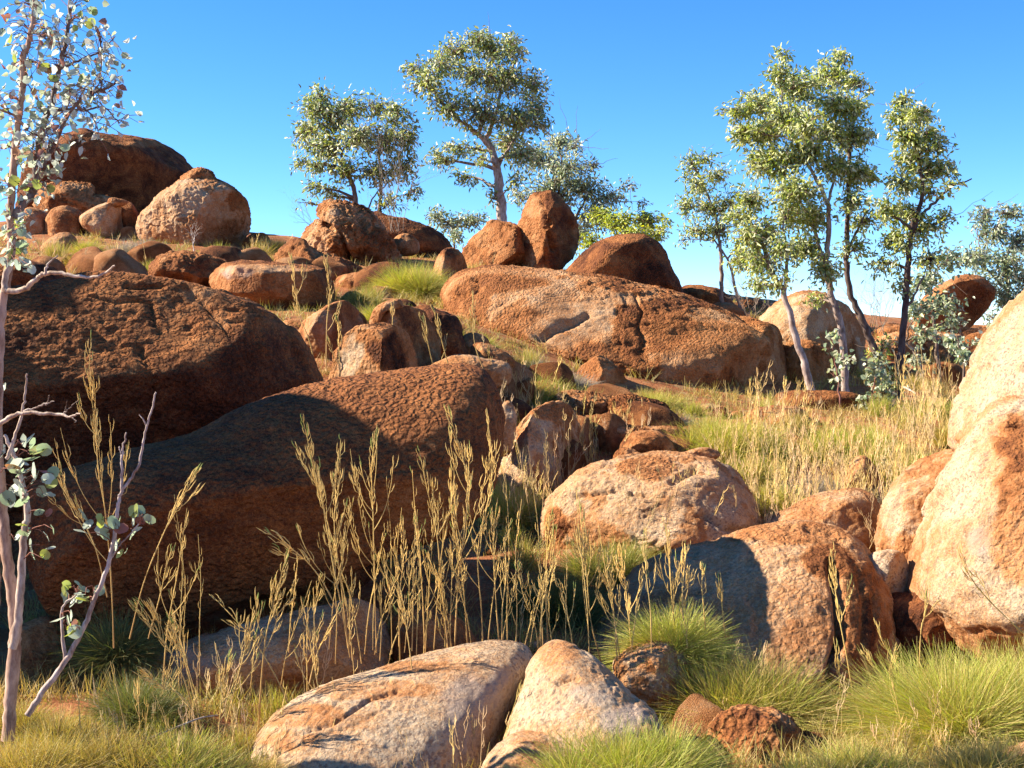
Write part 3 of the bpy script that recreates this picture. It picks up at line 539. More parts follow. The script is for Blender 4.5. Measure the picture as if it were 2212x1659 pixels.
def smooth_path(P, m=5):
    P = np.asarray(P, float)
    if len(P) < 3: return np.array([P[0] * (1 - t) + P[-1] * t for t in np.linspace(0, 1, m + 1)])
    Q = np.vstack([2 * P[0] - P[1], P, 2 * P[-1] - P[-2]]); out = []
    for i in range(1, len(Q) - 2):
        a, b, c, d = Q[i - 1], Q[i], Q[i + 1], Q[i + 2]
        for t in np.linspace(0, 1, m, endpoint=False):
            out.append(0.5 * ((2 * b) + (c - a) * t + (2 * a - 5 * b + 4 * c - d) * t * t + (3 * b - a - 3 * c + d) * t ** 3))
    out.append(Q[-2]); return np.array(out)
def unit(v): return v / (np.linalg.norm(v, axis=-1, keepdims=True) + 1e-12)
def leaf_mesh_data(P, d, n, L, W, fold=0.25):
    """batch of folded pointed leaves; P base, d direction, n normal"""
    s = unit(np.cross(d, n)); n = np.cross(s, d); L = L[:, None]; W = W[:, None]
    b = P; t = P + d * L - n * L * 0.12
    l1 = P + d * L * 0.28 + s * W * 0.5 + n * W * fold; l2 = P + d * L * 0.65 + s * W * 0.42 + n * W * fold * 0.7
    r1 = P + d * L * 0.28 - s * W * 0.5 + n * W * fold; r2 = P + d * L * 0.65 - s * W * 0.42 + n * W * fold * 0.7
    V = np.stack([b, l1, l2, t, r2, r1], 1).reshape(-1, 3); i = np.arange(len(P))[:, None] * 6
    F = np.concatenate([i + np.array([[0, 1, 2, 3]]), i + np.array([[0, 3, 4, 5]])])
    return V, F
def blades(P, d, L, W, droop, col, tipcol, segs=4, seed=0):
    """batch of curved grass blades as tapering ribbons"""
    r = np.random.default_rng(seed); n = len(P); d = unit(d)
    side = unit(np.cross(d, r.normal(size=(n, 3)))); g = np.array([0, 0, -1.0]); kink = np.cross(side, d) * (r.normal(size=n) * 0.10)[:, None] + side * (r.normal(size=n) * 0.10)[:, None]
    Vs, Cs = [], []
    for k in range(segs + 1):
        t = k / segs; c = P + d * (L * t)[:, None] + g * (droop * L * t * t)[:, None] + kink * (L * t ** 1.6)[:, None]
        wd = (W * (1 - t) ** 0.8 * 0.5)[:, None] + 0.0003
        Vs += [c - side * wd, c + side * wd]; cc = col * (1 - t) + tipcol * t; Cs += [cc, cc]
    V = np.stack(Vs, 1).reshape(-1, 3); C_ = np.stack(Cs, 1).reshape(-1, 3); m = 2 * (segs + 1)
    i = np.arange(n)[:, None] * m
    F = np.concatenate([i + np.array([[2 * k, 2 * k + 1, 2 * k + 3, 2 * k + 2]]) for k in range(segs)])
    return V, F, C_
GREEN = np.array([0.20, 0.26, 0.055]); LIME = np.array([0.40, 0.47, 0.09]); STRAW = np.array([0.62, 0.46, 0.20]); GREY = np.array([0.36, 0.33, 0.28]); DEAD = np.array([0.30, 0.21, 0.10])
def tussock(label, cx, base, wF, hF, D=None, n=5000, green=0.7, seed=0, name='spinifex_tussock', cat='spinifex', wmm=3.0, group=None, spread=1.0, droop=0.28, pal=None, mats=None, depth=0.8, sub=9):
    """hummock of fine blades; wF/hF are its size in the picture"""
    r = np.random.default_rng(seed + 500)
    o = ghit(cx, base) if D is None else at(cx, base, D)
    d0 = (o - CAMP) @ AF; Rm = wF / FW * d0 / 2; H = hF / FW * d0
    # several crowns inside the hummock, each radiating
    ns = sub; cxs = (r.random((ns, 2)) - 0.5) * 2; cxs = cxs[np.hypot(cxs[:, 0], cxs[:, 1]) < 1.0]
    cxs = np.vstack([cxs, [[0, 0]]]) * np.array([0.62 * Rm, 0.62 * Rm * depth])
    w_ = r.integers(0, len(cxs), n); c = cxs[w_] + r.normal(size=(n, 2)) * 0.09 * Rm
    az = r.random(n) * 2 * np.pi; el = np.arccos(r.random(n) ** 0.75); el = np.clip(el, 0, 1.35) * spread
    out = c / (Rm + 1e-6); d = np.stack([np.sin(el) * np.cos(az) + out[:, 0] * 0.5, np.sin(el) * np.sin(az) + out[:, 1] * 0.5, np.cos(el) + 0.15], 1)
    hz = gz(o[0] + c[:, 0], o[1] + c[:, 1]) if D is None else np.full(n, o[2])
    P = np.stack([o[0] + c[:, 0], o[1] + c[:, 1], np.minimum(hz, o[2] + 0.1) - 0.02], 1)
    d = d + r.normal(size=d.shape) * 0.16
    L = H * (0.45 + 0.85 * r.random(n) ** 1.3) * (1 - 0.25 * np.hypot(out[:, 0], out[:, 1]))
    Lr = np.minimum(L, 1.0 * H + 0 * L); gmix = np.clip(green + 0.42 * r.normal(size=n), 0, 1)[:, None]
    A, Bc = (GREEN * (0.55 + 0.8 * r.random((n, 1))), STRAW * (0.6 + 0.6 * r.random((n, 1)))) if pal is None else (pal[0] * (0.55 + 0.8 * r.random((n, 1))), pal[1] * (0.6 + 0.6 * r.random((n, 1))))
    col = A * gmix + Bc * (1 - gmix); base_c = DEAD * 0.9 + col * 0.25
    V, F, C_ = blades(P, d, Lr, np.full(n, wmm / 1000) * (0.45 + 0.5 * r.random(n)), droop * (0.5 + r.random(n)), base_c * 0.5 + col * 0.5, col * 1.05, 4, seed)
    ob = add_obj(name, make_mesh(name, V - o, F, M_BLADE, colors=np.clip(C_, 0, 1)), loc=o); tag(ob, label, cat, group)
    return ob

# ---------------------------------------------------------------- seed stalk plants
STALK = np.array([0.68, 0.49, 0.17]); STALK_G = np.array([0.30, 0.36, 0.09]); STALK_R = np.array([0.27, 0.09, 0.05])
def stalk_geo(base, dirs, H, r, pods=26, branches=4, rad=0.0035, path=None, podL=0.055, green_tip=0.3, red=0.5, sides=4):
    """one plant; returns stem tubes, branch tubes, pod tubes (world coordinates)"""
    if path is None:
        k = np.linspace(0, 1, 7)[:, None]; bend = r.normal(size=3) * 0.05 * H * np.array([1, 1, 0])
        P = base + dirs * H * k + bend * (k ** 2) + r.normal(size=(7, 3)) * 0.006 * H
        P[0] = base
    else: P = path
    P = smooth_path(P, 5); n = len(P); t = np.linspace(0, 1, n)
    R = rad * (1.0 - 0.62 * t) * (1 + 0.18 * r.normal(size=n)); base_c = STALK * (0.8 + 0.4 * r.random())
    cc = base_c[None] * np.ones((n, 1)); m = np.clip(1 - t / 0.45, 0, 1)[:, None] * red; cc = cc * (1 - m) + STALK_R * m
    stem = [(P, R, cc)]; br = []; pd = []
    def add_pods(Q, t0, m_, gt):
        T = unit(np.gradient(Q, axis=0))
        for u in np.sort(t0 + (1 - t0) * r.random(m_) ** 0.8):
            i = min(int(u * (len(Q) - 1)), len(Q) - 2); p = Q[i] + (Q[i + 1] - Q[i]) * (u * (len(Q) - 1) - i)
            out = unit(np.cross(T[i], r.normal(size=3))); L = podL * (0.6 + 0.6 * r.random()) * (1.0 - 0.35 * (u > 0.93))
            q0 = p + out * 0.002; q1 = p + out * (0.16 + 0.16 * r.random()) * L + T[i] * L * 0.30; q2 = p + out * 0.30 * L + T[i] * L * 0.75 + np.array([0, 0, .04]) * L; q3 = p + out * 0.26 * L + T[i] * L * 1.05
            w_ = rad * (0.45 + 0.35 * r.random()); c = base_c * (0.9 + 0.35 * r.random())
            if u > 0.88 and r.random() < gt: c = STALK_G
            pd.append((np.array([q0, q1, q2, q3]), np.array([0.35, 0.85, 0.8, 0.15]) * w_, c))
    add_pods(P, 0.45, pods, green_tip)
    for b in range(branches):
        u = 0.22 + 0.5 * r.random(); i = int(u * (n - 1)); T = unit(P[min(i + 1, n - 1)] - P[i])
        out = unit(np.cross(T, r.normal(size=3))); out[1] *= 0.6; Lb = H * (0.12 + 0.22 * r.random()) * (1.1 - u)*1.4
        k = np.linspace(0, 1, 5)[:, None]; Q = P[i] + (T * 0.75 + out * 0.75) * Lb * k + (T * 0.45 - out * 0.25) * Lb * k ** 2.2
        Q = smooth_path(Q, 3); tb = np.linspace(0, 1, len(Q))
        br.append((Q, rad * 0.62 * (1 - 0.5 * tb), cc[i] * 0.5 + base_c * 0.5)); add_pods(Q, 0.45, max(3, int(pods * 0.28)), green_tip)
    # small leaf scars along the lower stem
    for u in np.linspace(0.15, 0.9, 16):
        i = int(u * (n - 1)); o_ = unit(r.normal(size=3)); q = P[i] + o_ * R[i] * 0.8
        br.append((np.array([q - o_ * 0.002, q + o_ * 0.005 + np.array([0, 0, .004])]), np.array([rad * 0.5, rad * 0.25]), base_c))
    return stem, br, pd
def stalk_plant(label, pts, D, seed, pods=26, branches=4, rad=0.0042, group='golden seed stalks', **kw):
    r = np.random.default_rng(seed + 900); pts = np.array(pts, float)
    dd = D + np.cumsum(r.normal(size=len(pts)) * 0.02); P = np.array([at(x, y, d) for (x, y), d in zip(pts[::-1], dd)])   # pts run from tip to base
    H = np.linalg.norm(P[-1] - P[0]); o = P[0].copy()
    stem, br, pd = stalk_geo(P[0], None, H, r, pods, branches, rad, path=P, **kw)
    root = empty('seed_stalk_plant', o); tag(root, label, 'seed stalk', group)
    for nm, g in (('stem', stem), ('side_branches', br), ('seed_pods', pd)):
        if not g: continue
        V, F, C_ = tubes(g, 4); pp = add_obj(nm, make_mesh(nm, V - o, F, M_STALK, colors=C_), root)
        if nm != 'stem': pp['kind'] = 'stuff'
    return root

# ---------------------------------------------------------------- gum trees
def tree(label, D, trunks, blobs, leaf=0.055, lw=0.36, dens=1.0, seed=0, bark=(0.42, 0.33, 0.28), pal='green', rad=0.05, name='gum_tree', cat='gum tree', droop=0.55, twigs_bare=0, group=None, lean_depth=0.5, crown_name='crown'):
    r = np.random.default_rng(seed + 70); skel = []; skr = []; paths = []; px2m = D / FW
    for ti, tk in enumerate(trunks):
        pts = tk['p']; r0 = tk.get('r', rad); r1 = tk.get('r1', r0 * 0.35); dz = tk.get('d', (0, 0))
        n = len(pts); P = np.array([at(x, y, D + dz[0] + (dz[1] - dz[0]) * i / max(1, n - 1)) for i, (x, y) in enumerate(pts)])
        P = smooth_path(P, 5); P = P + r.normal(size=P.shape) * 0.006 * D / 14; k = np.linspace(0, 1, len(P)); R = r0 + (r1 - r0) * k
        c = np.array(tk.get('c', bark)); paths.append((P, R, c)); skel.append(P); skr.append(R)
    o = paths[0][0][0].copy()
    K = np.vstack(skel); KR = np.concatenate(skr); low = [tk for tk in trunks]
    limbs = []; LP, LD, LN, LL, LC = [], [], [], [], []
    C1 = {'green': [(0.22, 0.27, 0.08), (0.38, 0.41, 0.14), (0.52, 0.55, 0.38), (0.17, 0.24, 0.12)],
          'grey': [(0.24, 0.30, 0.20), (0.48, 0.52, 0.40), (0.34, 0.39, 0.20), (0.18, 0.25, 0.16)],
          'yellow': [(0.38, 0.42, 0.07), (0.50, 0.52, 0.11), (0.32, 0.40, 0.12), (0.24, 0.31, 0.08)],
          'olive': [(0.32, 0.37, 0.09), (0.50, 0.53, 0.21), (0.53, 0.57, 0.38), (0.19, 0.26, 0.09)]}[pal]
    C1 = np.array(C1)
    for bl in blobs:
        bx, by, rx, ry = bl[:4]; q = bl[4] if len(bl) > 4 else 1.0
        rz = 1.5 * min(rx, ry) * px2m; dd = D + r.normal() * lean_depth * (0.3 + rx * px2m); c = at(bx, by, dd)
        # limb from the closest lower skeleton point to the blob
        lowm = K[:, 2] < c[2] - 0.10 * ry * px2m
        idx = np.nonzero(lowm)[0] if lowm.any() else np.arange(len(K))
        dist = np.linalg.norm(K[idx] - c, axis=1) * (1 + 0.4 * r.random(len(idx))); j = idx[dist.argmin()]; a = K[j]
        k = np.linspace(0, 1, 8)[:, None]; L = np.linalg.norm(c - a); mid = np.array([0, 0, 1]) * L * 0.16
        Q = a * (1 - k) + c * k + mid * (4 * k * (1 - k)) * 0.5 + r.normal(size=(8, 3)) * 0.025 * L * np.sin(np.pi * k)
        r0 = min(KR[j] * 0.8, 0.010 * D / 14 + 0.018 * L); RR = r0 * (1 - 0.75 * k[:, 0]) + 0.0015
        limbs.append((Q, RR, np.array(bark) * 0.75)); K = np.vstack([K, Q[2:]]); KR = np.concatenate([KR, RR[2:]])
        nt_ = max(5, int(dens * q * rx * ry / 17.0))
        S = unit(r.normal(size=(nt_, 3))) * (r.random((nt_, 1)) ** 0.45)
        # clumpy: pull shoot tips towards a few centres
        cc_ = unit(r.normal(size=(6, 3))) * 0.75; S = S * 0.95 + cc_[r.integers(0, 6, nt_)] * 0.22
        tips = c + S * 1.34 * np.array([rx * px2m, rz, ry * px2m])
        for tp in tips:
            i = np.linalg.norm(Q - tp, axis=1).argmin(); a2 = Q[max(0, i - 1)]; Lt = np.linalg.norm(tp - a2)
            kk = np.linspace(0, 1, 5)[:, None]; q2 = a2 * (1 - kk) + tp * kk + np.array([0, 0, 0.10]) * Lt * (4 * kk * (1 - kk)) + r.normal(size=(5, 3)) * 0.03 * Lt
            limbs.append((q2, np.linspace(0.0045, 0.0016, 5) * D / 16, np.array(bark) * np.array([.62, .52, .48])))
            nl = int(r.integers(6, 11) * q ** 0.5 * min(1.6, max(0.6, dens)))
            u = 0.35 + 0.65 * r.random(nl); pos = np.array([q2[min(3, int(x * 4))] * (1 - (x * 4 - min(3, int(x * 4)))) + q2[min(3, int(x * 4)) + 1] * (x * 4 - min(3, int(x * 4))) for x in u])
            dr = unit(tp - a2) * 0.5 + r.normal(size=(nl, 3)) * 0.75 + np.array([0, 0, -droop])
            shade_mix = r.random((nl, 1)); ci = r.integers(0, 4, nl)
            col = C1[ci] * (0.8 + 0.45 * r.random((nl, 1)))
            LP.append(pos + r.normal(size=(nl, 3)) * 0.030 * D / 14); LD.append(unit(dr)); LN.append(unit(r.normal(size=(nl, 3)) * .9 + np.array([-0.7, -0.4, 0.5])))
            LL.append(leaf * 0.92 * (0.65 + 0.6 * r.random(nl))); LC.append(col)
    for b in range(twigs_bare):
        bl = blobs[int(r.integers(0, len(blobs)))]; c = at(bl[0], bl[1], D); dirv = unit(r.normal(size=3) + np.array([0.8, 0, 0.9])); L = (40 + 50 * r.random()) * px2m
        k = np.linspace(0, 1, 6)[:, None]; Q = c + dirv * L * 1.5 * k + r.normal(size=(6, 3)) * 0.03 * L
        limbs.append((Q, np.linspace(0.004, 0.001, 6) * D / 16, np.array([0.25, 0.20, 0.17])))
    root = empty(name, o); tag(root, label, cat, group)
    for (P, R, c) in paths:
        V, F, C_ = tubes([(P, R * (1 + 0.05 * r.normal(size=len(R))), c)], 8); add_obj('trunk', make_mesh('trunk', V - o, F, M_BARK, colors=C_), root)
    V, F, C_ = tubes(limbs, 4); add_obj('branches', make_mesh('branches', V - o, F, M_BARK, colors=C_), root)['kind'] = 'stuff'
    LP = np.vstack(LP); LD = np.vstack(LD); LN = np.vstack(LN); LL = np.concatenate(LL); LC = np.vstack(LC)
    V, F = leaf_mesh_data(LP, LD, LN, LL, LL * lw * (0.8 + 0.4 * r.random(len(LL))))
    ob = add_obj(crown_name, make_mesh(crown_name, V - o, F, M_LEAF, colors=np.repeat(LC, 6, axis=0), smooth=False), root); ob['kind'] = 'stuff'
    return root, len(LL)
def bare_shrub(label, D, base, fan, n=14, seed=0, hF=120, wF=80, col=(0.30, 0.25, 0.21), name='bare_shrub', rad=0.006, lean=0):
    """leafless shrub of forking twigs"""
    r = np.random.default_rng(seed + 40); o = at(*base, D); px2m = D / FW; g = []
    def grow(p, d, L, R, lvl):
        k = np.linspace(0, 1, 5)[:, None]; Q = p + d * L * k + r.normal(size=(5, 3)) * 0.05 * L * k
        g.append((Q, np.linspace(R, R * 0.55, 5), np.array(col) * (0.8 + 0.4 * r.random())))
        if lvl > 0:
            for _ in range(int(r.integers(2, 4))):
                u = r.integers(2, 5); grow(Q[u], unit(d + r.normal(size=3) * 0.42 + np.array([0, 0, .12])), L * (0.55 + 0.3 * r.random()), R * 0.55, lvl - 1)
    for i in range(n):
        d = unit(np.array([r.normal() * 0.35 * wF / hF * 1.6 + lean, r.normal() * 0.3, 1.0])); grow(o + np.array([r.normal() * .1 * wF * px2m, r.normal() * .1, 0]), d, hF * px2m * (0.35 + 0.2 * r.random()), rad * (0.6 + 0.5 * r.random()), 3)
    V, F, C_ = tubes(g, 3); ob = add_obj(name, make_mesh(name, V - o, F, M_BARK, colors=C_), loc=o); tag(ob, label, 'bare shrub'); return ob

NL = 0
def T_(*a, **k):
    global NL
    t, n = tree(*a, **k); NL += n; return t
# skyline trees
T_('tallest gum tree on the skyline, forked pale trunk behind the tall upright stone', 21,
   [dict(p=[(1086,520),(1084,460),(1078,410),(1074,365),(1064,325),(1048,300)], r=.085, r1=.05, d=(0,0)),
    dict(p=[(1064,325),(1040,296),(1010,272),(980,250),(950,215)], r=.045, r1=.015, d=(0,-.3)),
    dict(p=[(1050,303),(1062,270),(1078,220),(1082,160),(1070,110)], r=.04, r1=.012, d=(0,.2)),
    dict(p=[(1074,365),(1092,330),(1120,290),(1150,240)], r=.03, r1=.01, d=(0,.3))],
   [(893,150,34,20),(925,185,42,32),(955,140,40,26),(990,115,44,34),(1030,90,34,26),(1060,110,42,32),(1110,110,40,34),(1020,165,56,40),(1095,170,58,42),(1150,185,36,34),(1165,235,26,30),(975,235,46,34),(1045,245,56,38),(1120,255,50,38),(1165,270,26,22),(1100,310,44,34),(990,325,40,22),(948,350,30,22),(1000,385,36,14),(1130,335,36,30),(1040,345,26,22,.6),(1060,430,14,26,.7),(1120,390,22,30,.7)],
   leaf=.085, dens=.85, seed=1, pal='green', bark=(.46,.38,.34), twigs_bare=6)
T_('round crowned gum tree on the skyline behind the crumpled orange boulder', 22,
   [dict(p=[(774,500),(770,450),(760,395),(742,360),(722,335)], r=.055, r1=.025), dict(p=[(818,510),(820,460),(824,385),(818,330)], r=.045, r1=.02, d=(.3,.3)), dict(p=[(742,360),(735,320),(700,280)], r=.028, r1=.01), dict(p=[(795,500),(800,440),(830,400)], r=.02, r1=.008)],
   [(690,200,24,20),(678,238,40,30),(660,290,34,36),(715,255,46,40),(752,240,40,34),(815,232,40,28),(860,240,30,28),(700,318,50,38),(775,298,52,40),(840,300,46,40),(885,295,22,40),(640,356,18,18),(680,360,30,18),(745,370,48,30),(815,375,40,30),(875,365,34,38),(682,408,22,22),(718,425,26,16),(845,435,38,20,.7),(900,415,18,30,.7),(665,440,18,12,.6)],
   leaf=.085, dens=.88, seed=2, pal='green', bark=(.26,.19,.16))
T_('dusty grey green gum tree half hidden behind the tall upright stone', 24,
   [dict(p=[(1232,560),(1226,500),(1212,430),(1195,370)], r=.06, r1=.02), dict(p=[(1226,500),(1260,440),(1290,400)], r=.03, r1=.01)],
   [(1205,305,46,22),(1245,318,20,16),(1165,350,50,36),(1230,365,48,30),(1280,358,18,12),(1190,420,60,42),(1262,412,44,34),(1290,470,36,36),(1310,425,34,20),(1255,510,30,34),(1360,402,22,12,.7),(1335,430,24,14,.7),(1390,440,14,10,.7),(1120,430,24,24,.8)],
   leaf=.085, dens=.95, seed=3, pal='grey', bark=(.3,.24,.2), twigs_bare=10)
T_('low yellow green bush behind the dark domed boulder on the skyline', 23,
   [dict(p=[(1350,590),(1345,540),(1330,500)], r=.03, r1=.012), dict(p=[(1380,590),(1390,530),(1400,490)], r=.03, r1=.012)],
   [(1300,465,34,20),(1345,480,38,24),(1400,478,38,26),(1370,510,44,20),(1425,505,18,22),(1270,520,20,24),(1440,480,10,16,.7)], leaf=.085, dens=1.1, seed=4, pal='yellow', bark=(.3,.24,.18), name='leafy_bush', cat='bush')
T_('small pale green bush on the skyline left of the fractured orange boulder', 23.5,
   [dict(p=[(985,560),(980,520),(975,490)], r=.025, r1=.01)], [(940,468,20,18),(975,482,28,20),(1020,478,28,16),(985,510,20,18),(1045,468,10,10,.6)], leaf=.08, dens=1.2, seed=5, pal='grey', bark=(.3,.24,.18), name='leafy_bush', cat='bush')
# right group
T_('thin gum tree with drooping crown, leftmost of the right hand group', 17,
   [dict(p=[(1562,690),(1558,610),(1556,540),(1548,480),(1530,420)], r=.03, r1=.012), dict(p=[(1600,680),(1585,600),(1560,540),(1520,500)], r=.02, r1=.008)],
   [(1492,350,24,24),(1525,345,24,14),(1555,380,26,22),(1505,400,34,28),(1475,450,16,34),(1530,450,40,30),(1580,440,22,30),(1500,500,34,22),(1560,500,36,26),(1470,520,10,24,.6),(1600,545,24,30,.7)],
   leaf=.06, dens=.9, seed=6, pal='olive', bark=(.3,.24,.2), twigs_bare=5)
T_('gum tree with the strongly leaning pale trunk, left front of the right hand group', 13.2,
   [dict(p=[(1760,880),(1748,820),(1736,780),(1718,722),(1694,640),(1662,580),(1650,520)], r=.042, r1=.02), dict(p=[(1662,580),(1640,540),(1620,470)], r=.018, r1=.008), dict(p=[(1694,640),(1700,560),(1690,480)], r=.02, r1=.008)],
   [(1620,440,40,34),(1590,470,26,26),(1615,510,42,34),(1655,500,38,38),(1600,560,36,28),(1650,570,40,30),(1690,540,34,32),(1640,620,34,20,.7),(1690,610,30,24,.7),(1700,470,36,34)],
   leaf=.055, dens=.95, seed=7, pal='olive', bark=(.44,.36,.33))
T_('tallest gum tree of the right hand group, slender grey trunk and big yellow green crown', 13.6,
   [dict(p=[(1828,885),(1824,800),(1816,700),(1794,635),(1786,560),(1790,500),(1788,440),(1760,380)], r=.040, r1=.018), dict(p=[(1794,635),(1770,540),(1752,480),(1728,432),(1700,380)], r=.022, r1=.009), dict(p=[(1760,380),(1720,310),(1690,240)], r=.016, r1=.007), dict(p=[(1788,440),(1800,380),(1795,290)], r=.016, r1=.007)],
   [(1592,240,32,24),(1640,225,44,30),(1600,290,34,28),(1650,290,48,34),(1685,160,34,26),(1690,115,18,14),(1725,195,52,36),(1700,255,54,38),(1640,350,40,34),(1690,345,56,40),(1750,330,46,36),(1745,270,44,32),(1720,415,56,36),(1760,470,44,34),(1740,540,40,34),(1780,590,34,34,.8),(1760,650,26,22,.6)],
   leaf=.058, dens=1.0, seed=8, pal='olive', bark=(.40,.33,.30))
T_('gum tree with dark curving trunk in the middle of the right hand group', 13.9,
   [dict(p=[(1925,860),(1905,800),(1886,748),(1858,685),(1836,632),(1828,560),(1831,480),(1833,380),(1836,300),(1820,240)], r=.042, r1=.014, c=(.15,.11,.10)), dict(p=[(1828,560),(1850,500),(1880,440)], r=.015, r1=.006, c=(.2,.15,.13)), dict(p=[(1836,300),(1850,240),(1860,190)], r=.012, r1=.005)],
   [(1812,122,24,16),(1780,165,40,30),(1835,175,30,20),(1880,195,16,8,.7),(1800,225,46,34),(1850,235,30,26),(1790,290,34,32),(1835,300,46,34),(1880,292,20,18,.8),(1800,360,36,32),(1850,370,38,34),(1880,385,20,20),(1840,440,30,30,.8),(1870,480,34,26,.8),(1850,540,34,30,.7),(1905,760,26,40,.5)],
   leaf=.058, dens=1.0, seed=9, pal='olive', bark=(.3,.24,.21), twigs_bare=4)
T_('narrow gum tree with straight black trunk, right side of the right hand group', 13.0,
   [dict(p=[(1930,925),(1936,860),(1944,780),(1956,670),(1962,560),(1968,500),(1985,455),(1992,415),(1985,350),(1975,290)], r=.042, r1=.012, c=(.10,.07,.065)), dict(p=[(1968,500),(2000,455),(2030,428),(2060,402),(2100,385)], r=.018, r1=.006, c=(.15,.11,.1)), dict(p=[(1956,670),(1985,620),(2010,560)], r=.013, r1=.005)],
   [(1948,222,26,18),(1945,255,34,20),(1985,250,34,24),(2005,290,36,28),(1955,300,38,30),(2025,320,30,24),(1965,350,42,30),(2015,365,44,28),(2050,360,20,16,.6),(1950,400,36,26),(2000,420,30,22,.7),(2060,400,28,20,.5),(1910,450,26,24),(1950,460,36,30),(1930,520,36,30),(1990,500,40,28,.8),(2040,480,34,26,.7),(2010,560,40,28,.7),(1900,570,30,30,.7),(1950,620,30,26,.6),(1930,820,26,40,.5)],
   leaf=.058, dens=.95, seed=10, pal='olive', bark=(.2,.15,.13), twigs_bare=8)
T_('leafy young gum tree in front of the overhanging wedge rock', 14.5,
   [dict(p=[(2030,850),(2026,780),(2020,720),(2010,640),(2000,590)], r=.024, r1=.009, c=(.2,.15,.13)), dict(p=[(1990,890),(1992,830),(1988,790),(1975,760),(1950,735)], r=.022, r1=.01, c=(.45,.40,.36))],
   [(2060,560,36,22),(2000,610,34,30),(2040,660,36,24),(1985,670,30,24),(2060,695,34,14,.8),(1995,720,26,26,.8),(1985,775,24,24,.7),(2100,560,24,20,.8)], leaf=.055, lw=.6, dens=.8, seed=11, pal='grey', bark=(.25,.2,.17), name='young_gum_tree')
T_('little sapling leaning over the grass, right of the right hand group', 12.2,
   [dict(p=[(2070,900),(2074,860),(2083,800),(2076,760),(2068,725)], r=.014, r1=.006, c=(.16,.12,.10))],
   [(2065,745,22,18),(2085,770,18,14,.7),(2110,735,14,10,.5)], leaf=.05, lw=.7, dens=1.0, seed=12, pal='grey', bark=(.16,.12,.1), name='young_gum_tree')
T_('round leaved suckers at the foot of the right hand trees', 12.6,
   [dict(p=[(1880,905),(1885,850),(1895,800)], r=.01, r1=.005), dict(p=[(1815,880),(1810,820),(1800,760)], r=.01, r1=.005)],
   [(1890,800,30,34,.6),(1915,850,28,32,.7),(1870,870,28,26,.7),(1800,740,26,26,.4),(1830,780,26,26,.4),(1800,810,22,22,.4)], leaf=.055, lw=.85, dens=.75, seed=13, pal='grey', bark=(.25,.12,.1), name='leafy_bush', cat='bush')
T_('grey green gum tree at the right edge behind the giant boulder', 19,
   [dict(p=[(2180,760),(2184,690),(2178,630),(2170,560)], r=.05, r1=.02, c=(.2,.15,.13)), dict(p=[(2178,630),(2140,590),(2115,560)], r=.025, r1=.01)],
   [(2125,462,28,18),(2185,465,30,20),(2150,505,40,30),(2205,520,30,30),(2120,560,36,30),(2175,570,44,34),(2215,600,26,34),(2140,630,34,26),(2190,655,36,26),(2110,610,26,24),(2140,690,20,20,.7),(2240,480,26,30)],
   leaf=.07, dens=1.0, seed=14, pal='grey', bark=(.3,.24,.2), twigs_bare=4)
bare_shrub('leafless grey twigs in front of the round crowned gum tree', 20.5, (850,500), 0, n=9, seed=1, hF=210, wF=110)
bare_shrub('leafless shrub between the thin gum tree and the leaning trunk', 16.5, (1620,700), 0, n=9, seed=2, hF=140, wF=100)
bare_shrub('leafless twigs behind the dark curving trunk', 16, (1895,720), 0, n=9, seed=3, hF=150, wF=110)
bare_shrub('fine dead twigs spreading left of the crumpled orange boulder', 19.5, (690,500), 0, n=4, seed=4, hF=110, wF=120, lean=-.7, rad=.004)
bare_shrub('tangle of dead twigs under the overhanging wedge rock', 16.5, (2090,740), 0, n=6, seed=5, hF=60, wF=90, rad=.005)
bare_shrub('small white dead twig in front of the round pale orange boulder', 17.5, (412,545), 0, n=1, seed=8, hF=80, wF=60, col=(.6,.55,.5), rad=.008)

# ================================================================ grasses
_Z = V_GROUND[:, 2].reshape(GX.shape)
def gzf(X, Y):
    i = np.clip(np.searchsorted(gx, X) - 1, 0, len(gx) - 2); j = np.clip(np.searchsorted(gy, Y) - 1, 0, len(gy) - 2)
    u = (X - gx[i]) / (gx[i + 1] - gx[i]); v = (Y - gy[j]) / (gy[j + 1] - gy[j])
    return (_Z[j, i] * (1 - u) + _Z[j, i + 1] * u) * (1 - v) + (_Z[j + 1, i] * (1 - u) + _Z[j + 1, i + 1] * u) * v
def ghits(px, py):
    Ds = np.linspace(4, 26, 260); ray = AF + ((px - CX) / FW)[:, None] * AR - ((py - CY) / FW)[:, None] * AU
    P = CAMP + Ds[None, :, None] * ray[:, None, :]; Z = gzf(P[..., 0].ravel(), P[..., 1].ravel()).reshape(P.shape[:2])
    hit = P[..., 2] < Z; k = np.where(hit.any(1), hit.argmax(1), 259); Q = P[np.arange(len(px)), k]; Q[:, 2] = gzf(Q[:, 0], Q[:, 1]); return Q, hit.any(1)
PG = (GREEN, STRAW); PL = (LIME, STRAW); PY = (np.array([.34,.33,.08]), np.array([.56,.42,.16])); PD = (GREY, np.array([.44,.39,.31])); PK = (np.array([.12,.17,.05]), np.array([.2,.16,.07]))  # last pair puts the shade into the blades of shaded clumps
